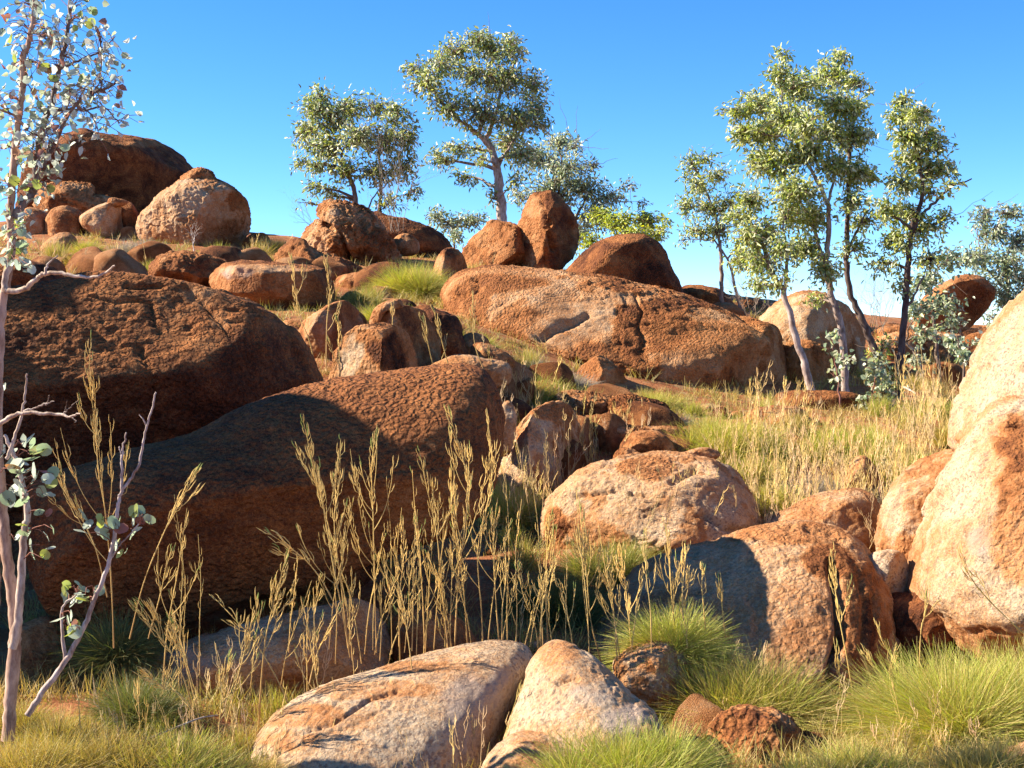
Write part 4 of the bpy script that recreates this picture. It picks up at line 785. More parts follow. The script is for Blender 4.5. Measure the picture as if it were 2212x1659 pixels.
TU = [
 ('soft green hummock low in the stalk field above the domed boulder', 1500, 1010, 170, 70, None, 3500, .75, PL, 3.6, .3),
 ('soft green hummock in the stalk field beside the long low pinkish rock', 1640, 1040, 170, 80, None, 4000, .7, PL, 3.6, .3),
 ('green hummock at the right end of the stalk field, by the tall pale slab', 1985, 1040, 170, 90, None, 4000, .6, PL, 3.6, .3),
 ('low green hummock in the stalk field above the long low pinkish rock', 1800, 1130, 170, 70, None, 3500, .6, PL, 3.4, .3),
 ('green tuft against the pale left face of the boulder among stalks', 1080, 1090, 110, 70, None, 2500, .6, PL, 3.6, .3),
  # label, cx, base, w, h, D, n, green, palette, width mm, droop
 ('big bright green hummock at the bottom centre, below the pale pyramid boulder', 1350, 1705, 430, 200, 4.72, 12000, .82, PL, 2.6, .30),
 ('green tuft growing over the small orange rock', 1455, 1425, 250, 175, 6.05, 5000, .8, PL, 3, .32),
 ('yellow green hummock between the small orange rock and the purplish boulder', 1620, 1560, 320, 230, 5.85, 9000, .55, PL, 2.8, .34),
 ('largest yellow green hummock, in front of the right hand giant', 2090, 1590, 420, 275, None, 14000, .68, PL, 2.8, .32),
 ('green hummock cut by the right edge', 2240, 1560, 300, 250, None, 7000, .7, PL, 2.8, .32),
 ('straw coloured hummock in front of the largest yellow green one', 2130, 1700, 380, 170, None, 7000, .4, PY, 2.6, .4),
 ('loose green tuft in the lower right, left of the largest hummock', 1850, 1690, 260, 130, None, 3500, .6, PL, 2.6, .3),
 ('low tuft beside the crumbly red brown rock', 1745, 1700, 160, 110, None, 2000, .55, PL, 2.6, .3),
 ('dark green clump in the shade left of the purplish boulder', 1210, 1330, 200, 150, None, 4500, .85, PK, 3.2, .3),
 ('green clump half in shadow in front of the domed boulder', 1330, 1255, 240, 120, None, 6000, .8, PG, 3.2, .3),
 ('straw and green hummock at the lower left corner, round the sapling trunk', 60, 1700, 300, 180, None, 6500, .4, PY, 2.4, .34),
 ('small straw clump behind the sapling trunk at the left edge', 40, 1590, 200, 120, None, 3500, .45, PY, 2.4, .3),
 ('yellow clump between the sapling and the leaning pale stem', 150, 1610, 200, 120, None, 3500, .5, PY, 2.4, .3),
 ('straw hummock right of the sapling base', 235, 1690, 280, 165, None, 6500, .42, PY, 2.4, .34),
 ('greener hummock at the bottom, left of the pale pinkish boulder', 400, 1700, 260, 170, None, 6500, .62, PL, 2.4, .32),
 ('thin straw hummock against the pale pinkish boulder', 545, 1710, 200, 130, None, 2600, .35, PY, 2.4, .34),
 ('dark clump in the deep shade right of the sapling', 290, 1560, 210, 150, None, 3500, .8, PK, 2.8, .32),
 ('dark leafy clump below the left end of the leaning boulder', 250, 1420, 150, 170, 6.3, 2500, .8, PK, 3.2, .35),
 ('tall bright green hummock in the gully on the slope', 900, 640, 125, 105, None, 6500, .75, PL, 5, .28),
 ('green patch below the tall bright hummock', 860, 700, 190, 60, None, 5000, .7, PL, 5, .3),
 ('green patch beside the sloping dark rock', 775, 665, 110, 60, None, 3000, .6, PG, 5, .3),
 ('green strip under the left end of the long boulder', 1015, 765, 150, 75, None, 4500, .7, PL, 4.6, .3),
 ('grey dead hummock in front of the long boulder', 1175, 812, 170, 60, None, 3500, .9, PD, 4.0, .5),
 ('grey dead hummock left of the triangular rock', 1250, 850, 90, 80, None, 2200, .9, PD, 4.0, .5),
 ('green hummock below the grey dead one', 1190, 880, 190, 90, None, 4500, .65, PL, 4.0, .3),
 ('green tuft right of the triangular rock', 1430, 880, 130, 60, None, 2600, .6, PL, 4.0, .3),
 ('grey dead tuft right of the flat rust coloured ledge', 1465, 930, 90, 65, None, 2200, .9, PD, 3.8, .5),
 ('wide green hummock below the right end of the long boulder', 1575, 985, 270, 125, None, 8500, .68, PL, 3.8, .3),
 ('bright green hummock at the foot of the right hand trees', 1845, 985, 250, 100, None, 7500, .85, PL, 3.8, .3),
 ('dry grey hummock in the middle of the stalk field', 1760, 1075, 190, 75, None, 4500, .8, PD, 3.4, .4),
 ('grey brown hummock behind the orange slab', 1900, 1080, 130, 70, None, 2500, .5, PD, 3.4, .4),
 ('yellow hummock right of the largest front boulder', 1130, 1130, 150, 110, None, 4500, .55, PL, 3.4, .3),
 ('yellow hummock to the right of the domed boulder', 1680, 1100, 130, 90, None, 3500, .5, PL, 3.4, .3),
 ('grey dead hummock on the left slope below the round boulder', 300, 548, 130, 55, None, 3500, .9, PD, 6, .5),
 ('straw grass clump below the row of rocks on the left slope', 180, 580, 150, 55, None, 3500, .3, PY, 6, .3),
 ('yellow green clump on the left slope, nearest the left edge', 60, 590, 120, 60, None, 2500, .5, PY, 6, .3),
 ('green tuft on the left slope between the pale rocks', 190, 548, 60, 50, None, 1500, .6, PL, 6, .3),
 ('green tuft on the skyline right of the small orange rock', 615, 548, 90, 45, None, 2400, .6, PL, 6, .3),
 ('straw tuft at the foot of the round pale orange boulder', 530, 585, 90, 50, None, 2400, .5, PY, 6, .3),
 ('straw tuft at the foot of the fractured orange boulder', 1020, 600, 60, 50, None, 1500, .5, PY, 6, .3),
 ('green grass clump under the little sapling on the right', 2010, 900, 150, 65, None, 3500, .7, PL, 4.2, .3),
 ('straw green clump against the tall pale slab', 2060, 960, 130, 85, None, 3000, .45, PY, 4.0, .3),
 ('straw green clump behind the right hand trees', 1970, 840, 150, 50, None, 2500, .5, PY, 4.6, .3),
]
for i, (lb, cx, by, w_, h_, D_, n_, g_, pl, wm, dr) in enumerate(TU):
    tussock(lb, cx, by, w_, h_, D_, int(n_ * 1.5), g_, seed=i, pal=pl, wmm=wm, droop=dr, group='spinifex and grass hummocks')

# loose dry grass over the slope, too many tufts to count
r = np.random.default_rng(77); n = 9000
Y = 4.3 + 17.5 * r.random(n) ** 1.5; X = (r.random(n) * 2 - 1) * (Y * 0.40 + 0.6)
keep = (fbm(np.stack([X, Y, 0 * X], 1) * 0.7 + 5, 3) > -0.12); X, Y = X[keep], Y[keep]; n = len(X); nb = 16
az = r.random((n, nb)) * 6.283; el = 0.15 + 0.75 * r.random((n, nb)); Hh = (0.05 + 0.13 * r.random((n, 1)) ** 1.5) * (0.6 + 0.7 * r.random((n, nb)))
P = np.stack([X[:, None] + .03 * r.normal(size=(n, nb)), Y[:, None] + .03 * r.normal(size=(n, nb)), np.zeros((n, nb))], 2).reshape(-1, 3)
P[:, 2] = gzf(P[:, 0], P[:, 1]) - .01
d = np.stack([np.sin(el) * np.cos(az), np.sin(el) * np.sin(az), np.cos(el)], 2).reshape(-1, 3)
mixg = np.clip(0.25 + 0.5 * fbm(P * 0.9, 2) + 0.2 * r.normal(size=len(P)), 0, 1)[:, None]
col = (LIME * mixg + STRAW * (1 - mixg)) * (0.6 + 0.5 * r.random((len(P), 1)))
V, F, C_ = blades(P, d, Hh.ravel(), np.full(len(P), .0032) * (0.6 + P[:, 1] / 12), 0.3 * r.random(len(P)), col * .7, col, 3, 5)
tag(add_obj('dry_grass', make_mesh('dry_grass', V, F, M_BLADE, colors=C_)), 'short dry straw and green grass scattered over the red slope', 'grass', kind='stuff')

# field of thin golden stalks in the middle distance, too many to count
FIELD = [(620,1690,140,40,20,130),(820,1690,160,40,24,170),(1000,1690,120,30,16,170),(420,1650,160,60,18,110),(180,1660,160,50,14,120),(480,1560,60,40,14,160),(700,1560,90,30,12,150),(1500,1480,60,40,16,150),(1560,1560,80,50,24,140),(1960,1650,160,40,30,120),(1180,1450,80,30,10,120),(1200,1060,70,30,60,120),(1130,1120,60,40,80,130),(1260,1020,60,30,50,110),(1360,965,80,20,40,80),(1480,1190,130,20,70,150),(1400,1200,80,20,30,140),
 (1590,1060,70,50,90,120),(1700,1060,80,60,150,120),(1820,1090,90,50,170,120),(1930,1060,80,60,170,130),(2010,980,60,60,110,120),(1990,900,60,40,70,110),
 (1760,1150,120,30,90,110),(1890,1190,50,30,50,110),(1640,1150,50,40,50,120),(1860,990,120,25,70,70),(1700,970,80,20,50,90),(1050,900,35,50,30,110),(1100,1010,30,60,40,120),
 (980,790,30,20,6,90),(1120,880,60,30,30,90),(1940,1160,50,40,40,130),(1630,930,70,20,24,100),(1200,930,60,20,24,90),(250,575,90,15,25,50),(100,590,80,15,20,50),(1700,890,60,12,20,60),(1060,620,30,8,4,60),(560,560,60,10,12,40)]
g = []
for (cx, cy, rx, ry, n, Hf) in FIELD:
    n = int(n * .62); px = cx + rx * np.clip(r.normal(size=n) * .55, -1.2, 1.2); py = cy + ry * (r.random(n) * 2 - 1); Q, ok = ghits(px, py)
    for q in Q[ok]:
        H = Hf / FW * q[1] * (0.35 + 0.95 * r.random()); dv = unit(np.array([r.normal() * .20, r.normal() * .20, 1.0])); kk = np.linspace(0, 1, 5)[:, None]
        P5 = q + dv * H * kk + r.normal(size=3) * .05 * H * kk ** 2; c = STALK * (0.6 + .6 * r.random()) * np.array([1, .95 + .15 * r.random(), .9 + .9 * r.random()]); wd = (.0011 + .00010 * q[1]) * (.7 + .6 * r.random())
        g.append((P5, np.linspace(1, .6, 5) * wd, c))
        for u in 0.45 + 0.55 * r.random(int(4 + 6 * r.random())):
            a = q + dv * H * u + (P5[-1] - (q + dv * H)) * u * u; o_ = unit(np.array([r.normal(), r.normal(), 0])); L = .05 * (.6 + .6 * r.random()) * (1 + .02 * q[1])
            g.append((np.array([a, a + o_ * L * .28 + dv * L * .45, a + o_ * L * .25 + dv * L]), np.array([.5, .95, .4]) * wd, c * 1.08))
V, F, C_ = tubes(g, 3); tag(add_obj('stalk_field', make_mesh('stalk_field', V, F, M_STALK, colors=np.clip(C_, 0, 1))), 'dense field of thin golden seed stalks in the middle distance', 'dry stalks', kind='stuff')

# tall seed stalks one can tell apart (tip to base, picture points, distance)
SP = [
 ('tall seed stalk with forked crown, in front of the middle of the leaning boulder', [(655,908),(676,1003),(697,1090),(720,1223),(740,1323),(756,1420)], 5.83, 34, 7),
 ('seed stalk just right of the tall forked one', [(736,948),(732,1053),(722,1130),(738,1273),(752,1400)], 5.88, 26, 3),
 ('slim seed stalk standing before the lower edge of the round shadow', [(810,930),(803,1020),(806,1106),(808,1223),(813,1410)], 6.0, 24, 8),
 ('seed stalk with bent tip, left of the thickest trio', [(905,970),(922,1053),(935,1110),(946,1173),(953,1256),(968,1400)], 5.88, 24, 5),
 ('tallest seed stalk before the right end of the leaning boulder', [(969,888),(986,946),(1010,1036),(1006,1120),(990,1250),(982,1403)], 5.93, 32, 6),
 ('seed stalk reaching the upper right corner of the leaning boulder', [(1052,900),(1063,986),(1055,1080),(1032,1190),(1040,1320),(1043,1395)], 5.98, 26, 5),
 ('straight seed stalk just right of the leaning boulder', [(1072,1090),(1066,1173),(1070,1280),(1078,1386)], 5.88, 16, 4),
 ('seed stalk between the tallest one and the straight one', [(978,1090),(990,1173),(1002,1280),(1010,1400)], 6.0, 14, 3),
 ('reddish based seed stalk behind the left end of the pale pinkish boulder', [(870,1120),(872,1200),(862,1300),(864,1430)], 5.98, 14, 4),
 ('arching seed stalk leaning far to the left over the dark gap', [(570,1144),(622,1180),(665,1215),(700,1262),(735,1330)], 5.83, 20, 2),
 ('leaning seed stalk that starts left of the pale pinkish boulder', [(620,1196),(600,1270),(586,1325),(570,1406),(556,1600)], 5.5, 28, 5),
 ('golden seed stalk reaching up left, first of the lower left cluster', [(291,1306),(325,1350),(360,1396),(400,1473),(428,1590)], 5.4, 28, 2),
 ('golden seed stalk just right of the first of the lower left cluster', [(371,1340),(390,1400),(412,1475),(440,1600)], 5.35, 20, 2),
 ('low golden seed stalk bending left in the lower left cluster', [(303,1453),(345,1478),(400,1512),(440,1610)], 5.3, 18, 1),
 ('upright golden seed stalk on the right of the lower left cluster', [(547,1326),(530,1400),(512,1470),(478,1610)], 5.4, 22, 4),
 ('thin seed stalk slanting down right from the dark gap', [(456,1284),(500,1330),(553,1390),(600,1470),(640,1560)], 5.5, 6, 1),
 ('seed stalk in front of the shaded grey brown rock', [(655,1300),(672,1400),(690,1500),(700,1560)], 5.5, 10, 2),
 ('short seed stalk before the left half of the pale pinkish boulder', [(500,1420),(480,1500),(470,1620)], 5.1, 18, 3),
 ('bare thin stalk at the lower left, right of the sapling', [(238,1428),(255,1500),(280,1620)], 5.2, 2, 0),
 ('bare thin stalk leaning left near the dry brown leaves', [(158,1444),(170,1520),(176,1640)], 5.1, 2, 0),
 ('seed stalk with drooping pods by the dry brown leaves', [(296,1470),(300,1530),(304,1610)], 5.3, 7, 1),
 ('seed stalk rising over the dark clump, left of the forked red stemmed one', [(1190,1112),(1182,1180),(1180,1273),(1183,1402)], 6.3, 22, 3),
 ('forked red stemmed seed stalk beside the pale pyramid boulder', [(1253,1100),(1262,1180),(1268,1250),(1276,1340),(1298,1430)], 5.98, 30, 8),
 ('seed stalk right of the forked red stemmed one', [(1312,1186),(1318,1250),(1326,1323),(1336,1400),(1346,1463)], 5.98, 20, 5),
 ('seed stalk with a green tip before the shadowed face', [(1342,1180),(1346,1230),(1354,1290),(1362,1380),(1374,1473)], 6.0, 20, 4),
 ('seed stalk growing out of the green tuft on the orange rock', [(1438,1130),(1444,1200),(1450,1273),(1456,1340),(1464,1410)], 6.0, 22, 4),
 ('seed stalk before the top of the big round shadow', [(1482,1180),(1478,1230),(1474,1280),(1476,1340)], 5.88, 16, 2),
 ('short seed stalk in the middle of the big round shadow', [(1518,1230),(1516,1270),(1520,1310),(1524,1360)], 6.0, 10, 0),
 ('short seed stalk at the right part of the big round shadow', [(1552,1250),(1558,1290),(1561,1325),(1568,1380)], 6.0, 10, 0),
 ('thin seed stalk left of the pale pyramid boulder', [(1178,1240),(1160,1300),(1145,1350),(1132,1402)], 5.98, 10, 1),
 ('slender red stemmed seed stalk with green tip, before the streaked end block', [(1796,1186),(1802,1256),(1814,1340),(1830,1423),(1846,1520)], 6.0, 26, 1),
 ('short seed stalk at the foot of the slender red stemmed one', [(1806,1395),(1812,1440),(1814,1480),(1820,1540)], 5.9, 8, 1),
 ('short branching seed stalk at the left edge of the largest hummock', [(1866,1410),(1885,1440),(1906,1468),(1909,1520)], 5.9, 16, 3),
 ('seed stalk leaning left out of the largest hummock', [(1896,1350),(1908,1390),(1928,1418),(1960,1480)], 5.9, 10, 0),
 ('seed stalk with bright green tip over the largest hummock', [(1996,1286),(2000,1320),(1990,1360),(1986,1440)], 5.98, 12, 1),
 ('thin green twig casting a shadow on the right hand giant', [(2072,1180),(2092,1240),(2130,1290),(2180,1340),(2230,1385)], 5.9, 14, 1),
 ('seed stalk rising high behind the flat topped slab side of the gully', [(626,545),(636,610),(646,680),(668,736),(688,822)], 10.0, 30, 1),
 ('seed stalk in front of the rounded orange boulder', [(704,560),(712,630),(706,700),(705,795)], 10.2, 26, 2),
 ('short green tipped seed stalk left of the blocky pale faced boulder', [(730,680),(732,730),(733,770),(735,815)], 9.8, 18, 1),
 ('seed stalk with green tip in front of the dark red boulder', [(912,683),(922,730),(932,775),(940,800)], 9.9, 16, 0),
 ('slanting seed stalk left of the long boulder', [(936,668),(950,720),(962,765),(970,795)], 9.9, 18, 0),
 ('seed stalk standing before the left end of the long boulder', [(1023,636),(1022,690),(1026,745),(1045,800)], 9.9, 18, 0),
 ('pale thin seed stalk between the blocky boulder and the gully grass', [(847,660),(848,690),(846,720)], 10.3, 8, 0),
 ('very tall grey seed stalk rising before the huge dark boulder', [(197,730),(193,820),(206,920),(213,1020),(228,1110),(240,1250),(246,1400)], 5.88, 34, 7),
 ('grey green seed stalk leaning right over the leaning boulder', [(427,1016),(405,1055),(383,1090),(350,1160),(310,1260),(280,1380)], 5.9, 22, 2),
 ('grey seed stalk leaning left at the foot of the very tall grey one', [(123,1010),(140,1060),(170,1110),(205,1180),(232,1290)], 6.0, 22, 2),
 ('thin brown seed stalk before the shaded belly of the leaning boulder', [(370,1190),(358,1230),(345,1290),(320,1380)], 5.9, 10, 1),
 ('golden stalk against the dark trunks on the right', [(1955,770),(1948,840),(1940,900)], 11.5, 14, 1),
 ('golden stalk on the dark undercut right of the long boulder', [(1697,820),(1694,860),(1690,930)], 11, 12, 0),
 ('straight golden stalk at the right end of the long boulder', [(1622,820),(1620,870),(1616,930)], 11, 12, 0),
]
for i, (lb, pts, D_, pods, br_) in enumerate(SP):
    grey = 'grey' in lb; pd = int(pods * 1.2)
    stalk_plant(lb, pts, D_, i, pods=pd, branches=br_, rad=.0033 if D_ < 8 else .0046, podL=.058 if D_ < 8 else .065)

# ---------------------------------------------------------------- the near sapling at the left
def sapling():
    r = np.random.default_rng(31); D = 5.0; o = at(20, 1560, D); root = empty('gum_sapling', o)
    tag(root, 'tall near gum sapling at the left edge with pale trunks and big blue grey leaves', 'gum sapling')
    PB = (.47, .33, .25); WB = (.56, .46, .38); DB = (.20, .16, .15)
    K = []; sk = []
    def tr(nm, pts, r0, r1, c, D0=D, D1=None, sides=9):
        D1 = D0 if D1 is None else D1; n = len(pts); P = smooth_path(np.array([at(x, y, D0 + (D1 - D0) * i / (n - 1)) for i, (x, y) in enumerate(pts)]), 6)
        P = P + r.normal(size=P.shape) * .0015; R = np.linspace(r0, r1, len(P)) * (1 + .06 * r.normal(size=len(P)))
        V, F, C_ = tubes([(P, R, np.array(c))], sides); add_obj(nm, make_mesh(nm, V - o, F, M_BARK, colors=C_), root); K.append(P)
    tr('trunk', [(18,1600),(24,1500),(32,1400),(33,1340),(20,1240),(10,1150),(2,1060),(-4,960),(-6,860),(-2,760),(3,680),(14,610),(24,540),(22,470),(28,380),(33,300),(44,230),(50,180),(48,130),(62,90),(72,40),(76,-30)], .024, .008, PB)
    tr('trunk', [(28,1400),(40,1330),(46,1240),(52,1160),(60,1106),(52,1060),(40,1010),(25,970),(10,940)], .016, .006, WB, 4.95)
    tr('trunk', [(-30,1500),(-12,1300),(-8,1150),(-22,1000)], .022, .012, PB, 5.15)
    tr('trunk', [(30,470),(48,445),(68,420),(76,400),(80,350),(88,290),(100,250),(112,225),(122,180),(130,140),(140,100),(148,50),(153,-20)], .015, .006, DB, 5.0, 5.1)
    tr('branch', [(76,410),(90,370),(118,310),(150,243),(190,205),(235,188),(250,180)], .009, .003, DB, 5.0, 4.9)
    tr('branch', [(110,238),(150,237),(190,238),(225,232),(258,266)], .006, .002, DB, 5.05, 5.1)
    tr('branch', [(128,150),(170,130),(215,112),(236,95),(249,78)], .005, .0015, DB, 5.05, 5.2)
    tr('branch', [(60,280),(30,250),(10,240),(-20,225)], .006, .003, PB, 5.0, 4.9)
    tr('branch', [(20,570),(10,625),(50,625),(74,606),(97,592),(140,591),(175,598),(213,597),(232,586),(247,574)], .012, .003, WB, 4.95, 4.8)
    tr('branch', [(97,592),(104,570),(125,553)], .005, .002, WB, 4.85)
    tr('branch', [(-20,930),(0,916),(40,894),(85,892),(133,896),(150,900),(176,893)], .009, .003, WB, 4.9, 4.8)
    tr('branch', [(16,990),(30,950),(45,905),(50,880),(56,840),(58,806)], .007, .003, WB, 4.9)
    tr('branch', [(50,890),(85,877),(118,866)], .004, .0018, WB, 4.88)
    for q in ([(135,895),(150,882),(172,862)], [(140,892),(143,880),(144,864)], [(150,898),(160,905),(164,912)], [(100,876),(104,864),(107,852)], [(180,230),(205,262),(215,300)], [(120,320),(105,300),(98,270)], [(140,245),(150,215),(152,190)], [(216,112),(218,90),(215,70)], [(196,205),(212,196),(228,175)], [(60,60),(85,75),(105,90)], [(136,120),(128,95),(118,60)], [(90,300),(76,290),(60,290)], [(24,520),(44,500),(60,480)]):
        tr('twig', q, .0035, .001, DB, 4.95, 4.9, 5)
    def lf(col, seed):
        q = np.random.default_rng(seed); m = 11; a = np.linspace(-np.pi * .93, np.pi * .93, m); rr = .5 * (1 - .10 * np.cos(a) ** 2) * (1 + .05 * q.normal(size=m))
        if q.random() < .5: rr[int(q.integers(2, 9))] *= .7
        x = rr * np.cos(a) + .46; y = rr * np.sin(a) * .92; z = .30 * y * y + .10 * x * x + .02 * q.normal(size=m)
        V = np.vstack([[0, 0, 0], [.5, 0, -.04], np.stack([x, y, z], 1)]); F = [[1, 2 + i, 3 + i] for i in range(m - 1)] + [[0, 2, 1][::-1], [0, 1, m + 1][::-1]]
        F = np.array(F + [])
        c = np.tile(np.array(col), (len(V), 1)); return make_mesh('leaf', V, F, M_LEAF, colors=c)
    MS = [lf(c, i + 5 * j) for j, c in enumerate([(.40, .48, .38), (.47, .55, .46), (.30, .39, .26), (.33, .39, .13)]) for i in range(4)]
    MBR = [lf(c, 90 + i) for i, c in enumerate([(.30, .14, .10), (.38, .22, .13)])]
    KK = np.vstack(K); tw = []; cnt = 0
    CL = [(50,1035,50,80,26,36),(75,1160,45,55,14,28),(30,985,30,30,6,30),
          (55,12,55,26,12,24),(160,20,40,30,8,22),(35,62,30,26,6,22),(105,75,40,30,7,22),(178,60,26,40,7,22),(28,130,26,30,5,20),(75,150,22,22,5,24),(112,145,20,24,4,22),(196,150,28,26,6,20),(215,204,44,18,9,18),(150,198,26,22,4,20),(92,195,28,18,4,20),(28,232,30,24,5,20),(82,258,26,24,4,22),
          (100,318,34,30,7,24),(22,318,34,28,8,26),(60,352,40,30,10,26),(30,400,34,30,10,26),(78,405,26,20,5,22),(28,500,34,50,24,26),(40,560,28,26,10,24),(108,386,14,14,2,30),(10,830,8,8,1,22)]
    grow_leaves(root, o, KK, CL, MS, MBR, r, tw, D)
    up = KK[(KK[:, 2] > 2.0)]; n = 620; b_ = up[r.integers(0, len(up), n)]; off = r.normal(size=(n, 3)) * np.array([.055, .05, .05]); P_ = b_ + off
    for q_, f_ in list(zip(b_, P_))[::2]: tw.append((np.array([q_, q_ * .5 + f_ * .5 + np.array([0, 0, .008]), f_]), np.array([.0016, .0012, .0008]), np.array([.24, .13, .11])))
    cl_ = np.array([(.46, .52, .46), (.55, .60, .55), (.36, .42, .30), (.30, .17, .14)])[r.choice(4, n, p=[.4, .3, .2, .1])]
    V, F = leaf_mesh_data(P_, unit(r.normal(size=(n, 3)) + np.array([0, 0, -.3])), unit(r.normal(size=(n, 3)) + np.array([-.5, -.4, .4])), .022 + .018 * r.random(n), .014 + .012 * r.random(n))
    add_obj('small_leaves', make_mesh('small_leaves', V - o, F, M_LEAF, colors=np.repeat(cl_, 6, axis=0), smooth=False), root)['kind'] = 'stuff'
    V, F, C_ = tubes(tw, 4); add_obj('twigs', make_mesh('twigs', V - o, F, M_BARK, colors=C_), root)['kind'] = 'stuff'
    return MS, MBR
def grow_leaves(root, o, KK, CL, MS, MBR, r, tw, D):
    for (cx, cy, rx, ry, n_, sz) in CL:
        for k in range(n_ if cy > 900 else int(n_ * 1.5)):
            for _ in range(30):
                u, v = r.uniform(-1, 1, 2)
                if u * u + v * v < 1: break
            px, py = cx + u * rx, cy + v * ry; j = None
            P0 = at(px, py, D); j = np.linalg.norm(KK - P0, axis=1).argmin(); a = KK[j]; dK = (a - CAMP) @ AF
            p = at(px, py, dK + r.normal() * .07); dv = p - a
            if np.linalg.norm(dv) > .03:
                kk = np.linspace(0, 1, 4)[:, None]; tw.append((a + dv * kk + np.array([0, 0, .02]) * np.sin(np.pi * kk) + r.normal(size=(4, 3)) * .004 * kk * (1 - kk) * 4, np.linspace(.0022, .0009, 4), np.array([.26, .11, .08])))
            brown = r.random() < (.10 if cy < 500 else .03); me = MBR[int(r.integers(0, 2))] if brown else MS[int(r.integers(0, 16))]
            ob = bpy.data.objects.new('leaf', me); xax = Vector(unit(unit(dv) * .5 + r.normal(size=3) * .6 + np.array([0, 0, -.25 if cy < 600 else .15])))
            s_ = (1.2 if cy > 900 else 1.0) * sz * (.65 + .5 * r.random()) / FW * D; nn = Vector(unit(np.array([-.65, -.55, .45]) + r.normal(size=3) * .75)); y_ = nn.cross(xax).normalized(); z_ = xax.cross(y_)
            from mathutils import Matrix
            ob.matrix_world = Matrix(((xax.x * s_, y_.x * s_, z_.x * s_, p[0] - o[0]), (xax.y * s_, y_.y * s_, z_.y * s_, p[1] - o[1]), (xax.z * s_, y_.z * s_, z_.z * s_, p[2] - o[2]), (0, 0, 0, 1)))
            link(ob, root)
MS_, MBR_ = sapling()
def leaning_sapling():
    r = np.random.default_rng(5); o = at(62, 1540, 4.85); WB = np.array([.50, .42, .38]); K = []
    root = empty('leaning_sapling', o); tag(root, 'bare pale stem leaning right from the grass at the lower left, a few round leaves', 'sapling')
    for k, (pts, r0, r1) in enumerate((([(60,1545),(95,1490),(127,1450),(150,1415),(167,1382),(186,1345),(200,1306),(214,1270),(233,1222),(246,1160),(253,1106),(258,1080),(263,1063),(285,1030),(300,1003),(308,960),(317,920),(328,885),(337,846)], .0115, .003),
                        ([(263,1063),(264,1020),(263,990),(268,960),(273,933)], .006, .0025), ([(140,1425),(136,1370),(133,1326),(140,1305),(165,1285)], .007, .003), ([(317,920),(308,905),(301,895)], .003, .0015), ([(263,990),(260,975),(258,965)], .004, .002),
                        ([(233,1222),(250,1190),(275,1160),(300,1130)], .004, .002), ([(190,1335),(200,1300),(205,1275)], .003, .002))):
        P = smooth_path(np.array([at(x, y, 4.85) for x, y in pts]), 5); P = P + r.normal(size=P.shape) * .0014; K.append(P)
        V, F, C_ = tubes([(P, np.linspace(r0, r1, len(P)), WB)], 8); nm = 'branch' if k else 'trunk'; add_obj(nm, make_mesh(nm, V - o, F, M_BARK, colors=C_), root)
    tw = []; grow_leaves(root, o, np.vstack(K), [(222,1145,34,38,12,34),(296,1132,26,22,8,28),(155,1318,28,54,14,28),(200,1278,34,26,6,26),(262,1190,24,22,4,22)], MS_, MBR_, r, tw, 4.85)
    V, F, C_ = tubes(tw, 4); add_obj('twigs', make_mesh('twigs', V - o, F, M_BARK, colors=C_), root)['kind'] = 'stuff'
leaning_sapling()
def stick(label, pts, Ds, rad, col=(.45, .40, .36), name='dead_stick'):
    P = smooth_path(np.array([at(x, y, d) for (x, y), d in zip(pts, Ds)]), 5); o = P[0].copy(); V, F, C_ = tubes([(P, np.linspace(rad, rad * .4, len(P)), np.array(col))], 6)
    tag(add_obj(name, make_mesh(name, V - o, F, M_BARK, colors=C_), loc=o), label, 'stick')
stick('thin grey stick lying over the grass at the bottom left', [(230,1665),(270,1625),(305,1603),(360,1580),(430,1552),(470,1545)], [4.9,5,5.05,5.1,5.2,5.25], .006)
stick('short white stick lying on the red dirt right of the ledge', [(1832,1532),(1870,1536),(1920,1540),(1975,1540)], [5.9,5.88,5.86,5.85], .006, (.6,.52,.45))
stick('small forked white twig standing in the red dirt', [(1884,1522),(1882,1510),(1880,1500),(1886,1492)], [5.95]*4, .004, (.7,.66,.6))
stick('pale stick leaning in the grass under the right hand trees', [(1950,835),(1965,842),(1978,850)], [12.2,12.1,12.0], .012, (.6,.55,.5))
# stones and gravel
r = np.random.default_rng(9); Vg, Fg, tg = [], [], []; U, Fu = ico(2); off = 0
SPOTS = [(1420,1530,90,40,70),(1900,1560,120,40,90),(1350,1600,60,40,20),(1930,1300,40,20,25),(1150,1420,40,30,30),(1100,1200,40,60,20),(1380,950,120,30,30),(1150,850,80,30,30),(860,720,120,40,12),(1500,900,200,20,25),(250,560,200,20,30),(1600,1600,60,40,30),(1850,1500,60,20,20),(1990,1230,25,40,15),(1750,1650,200,30,40)]
for (cx, cy, rx, ry, n) in SPOTS:
    px = cx + rx * (r.random(n) * 2 - 1); py = cy + ry * (r.random(n) * 2 - 1); Q, ok = ghits(px, py)
    for q in Q[ok]:
        s_ = (.006 + .03 * r.random() ** 3) * (.5 + q[1] / 9); Vv = U * (1 + .25 * perlin(U * 1.7 + r.random() * 99)[:, None]) * s_ * np.array([1 + .5 * r.random(), 1, .4 + .4 * r.random()]); an = r.random() * 6.28
        Vv = np.stack([Vv[:, 0] * math.cos(an) - Vv[:, 1] * math.sin(an), Vv[:, 0] * math.sin(an) + Vv[:, 1] * math.cos(an), Vv[:, 2]], 1) + q + np.array([0, 0, s_ * .15])
        Vg.append(Vv); Fg.append(Fu + off); tg.append(np.full(len(U), .3 + .5 * r.random())); off += len(U)
Vg = np.vstack(Vg); tg = np.concatenate(tg); tag(add_obj('stones', make_mesh('stones', Vg, np.vstack(Fg), M_ROCK, {'tone': tg, 'rgh': tg * 0 + .4, 'grey': tg * 0})), 'loose red stones and gravel lying on the soil', 'gravel', kind='stuff')

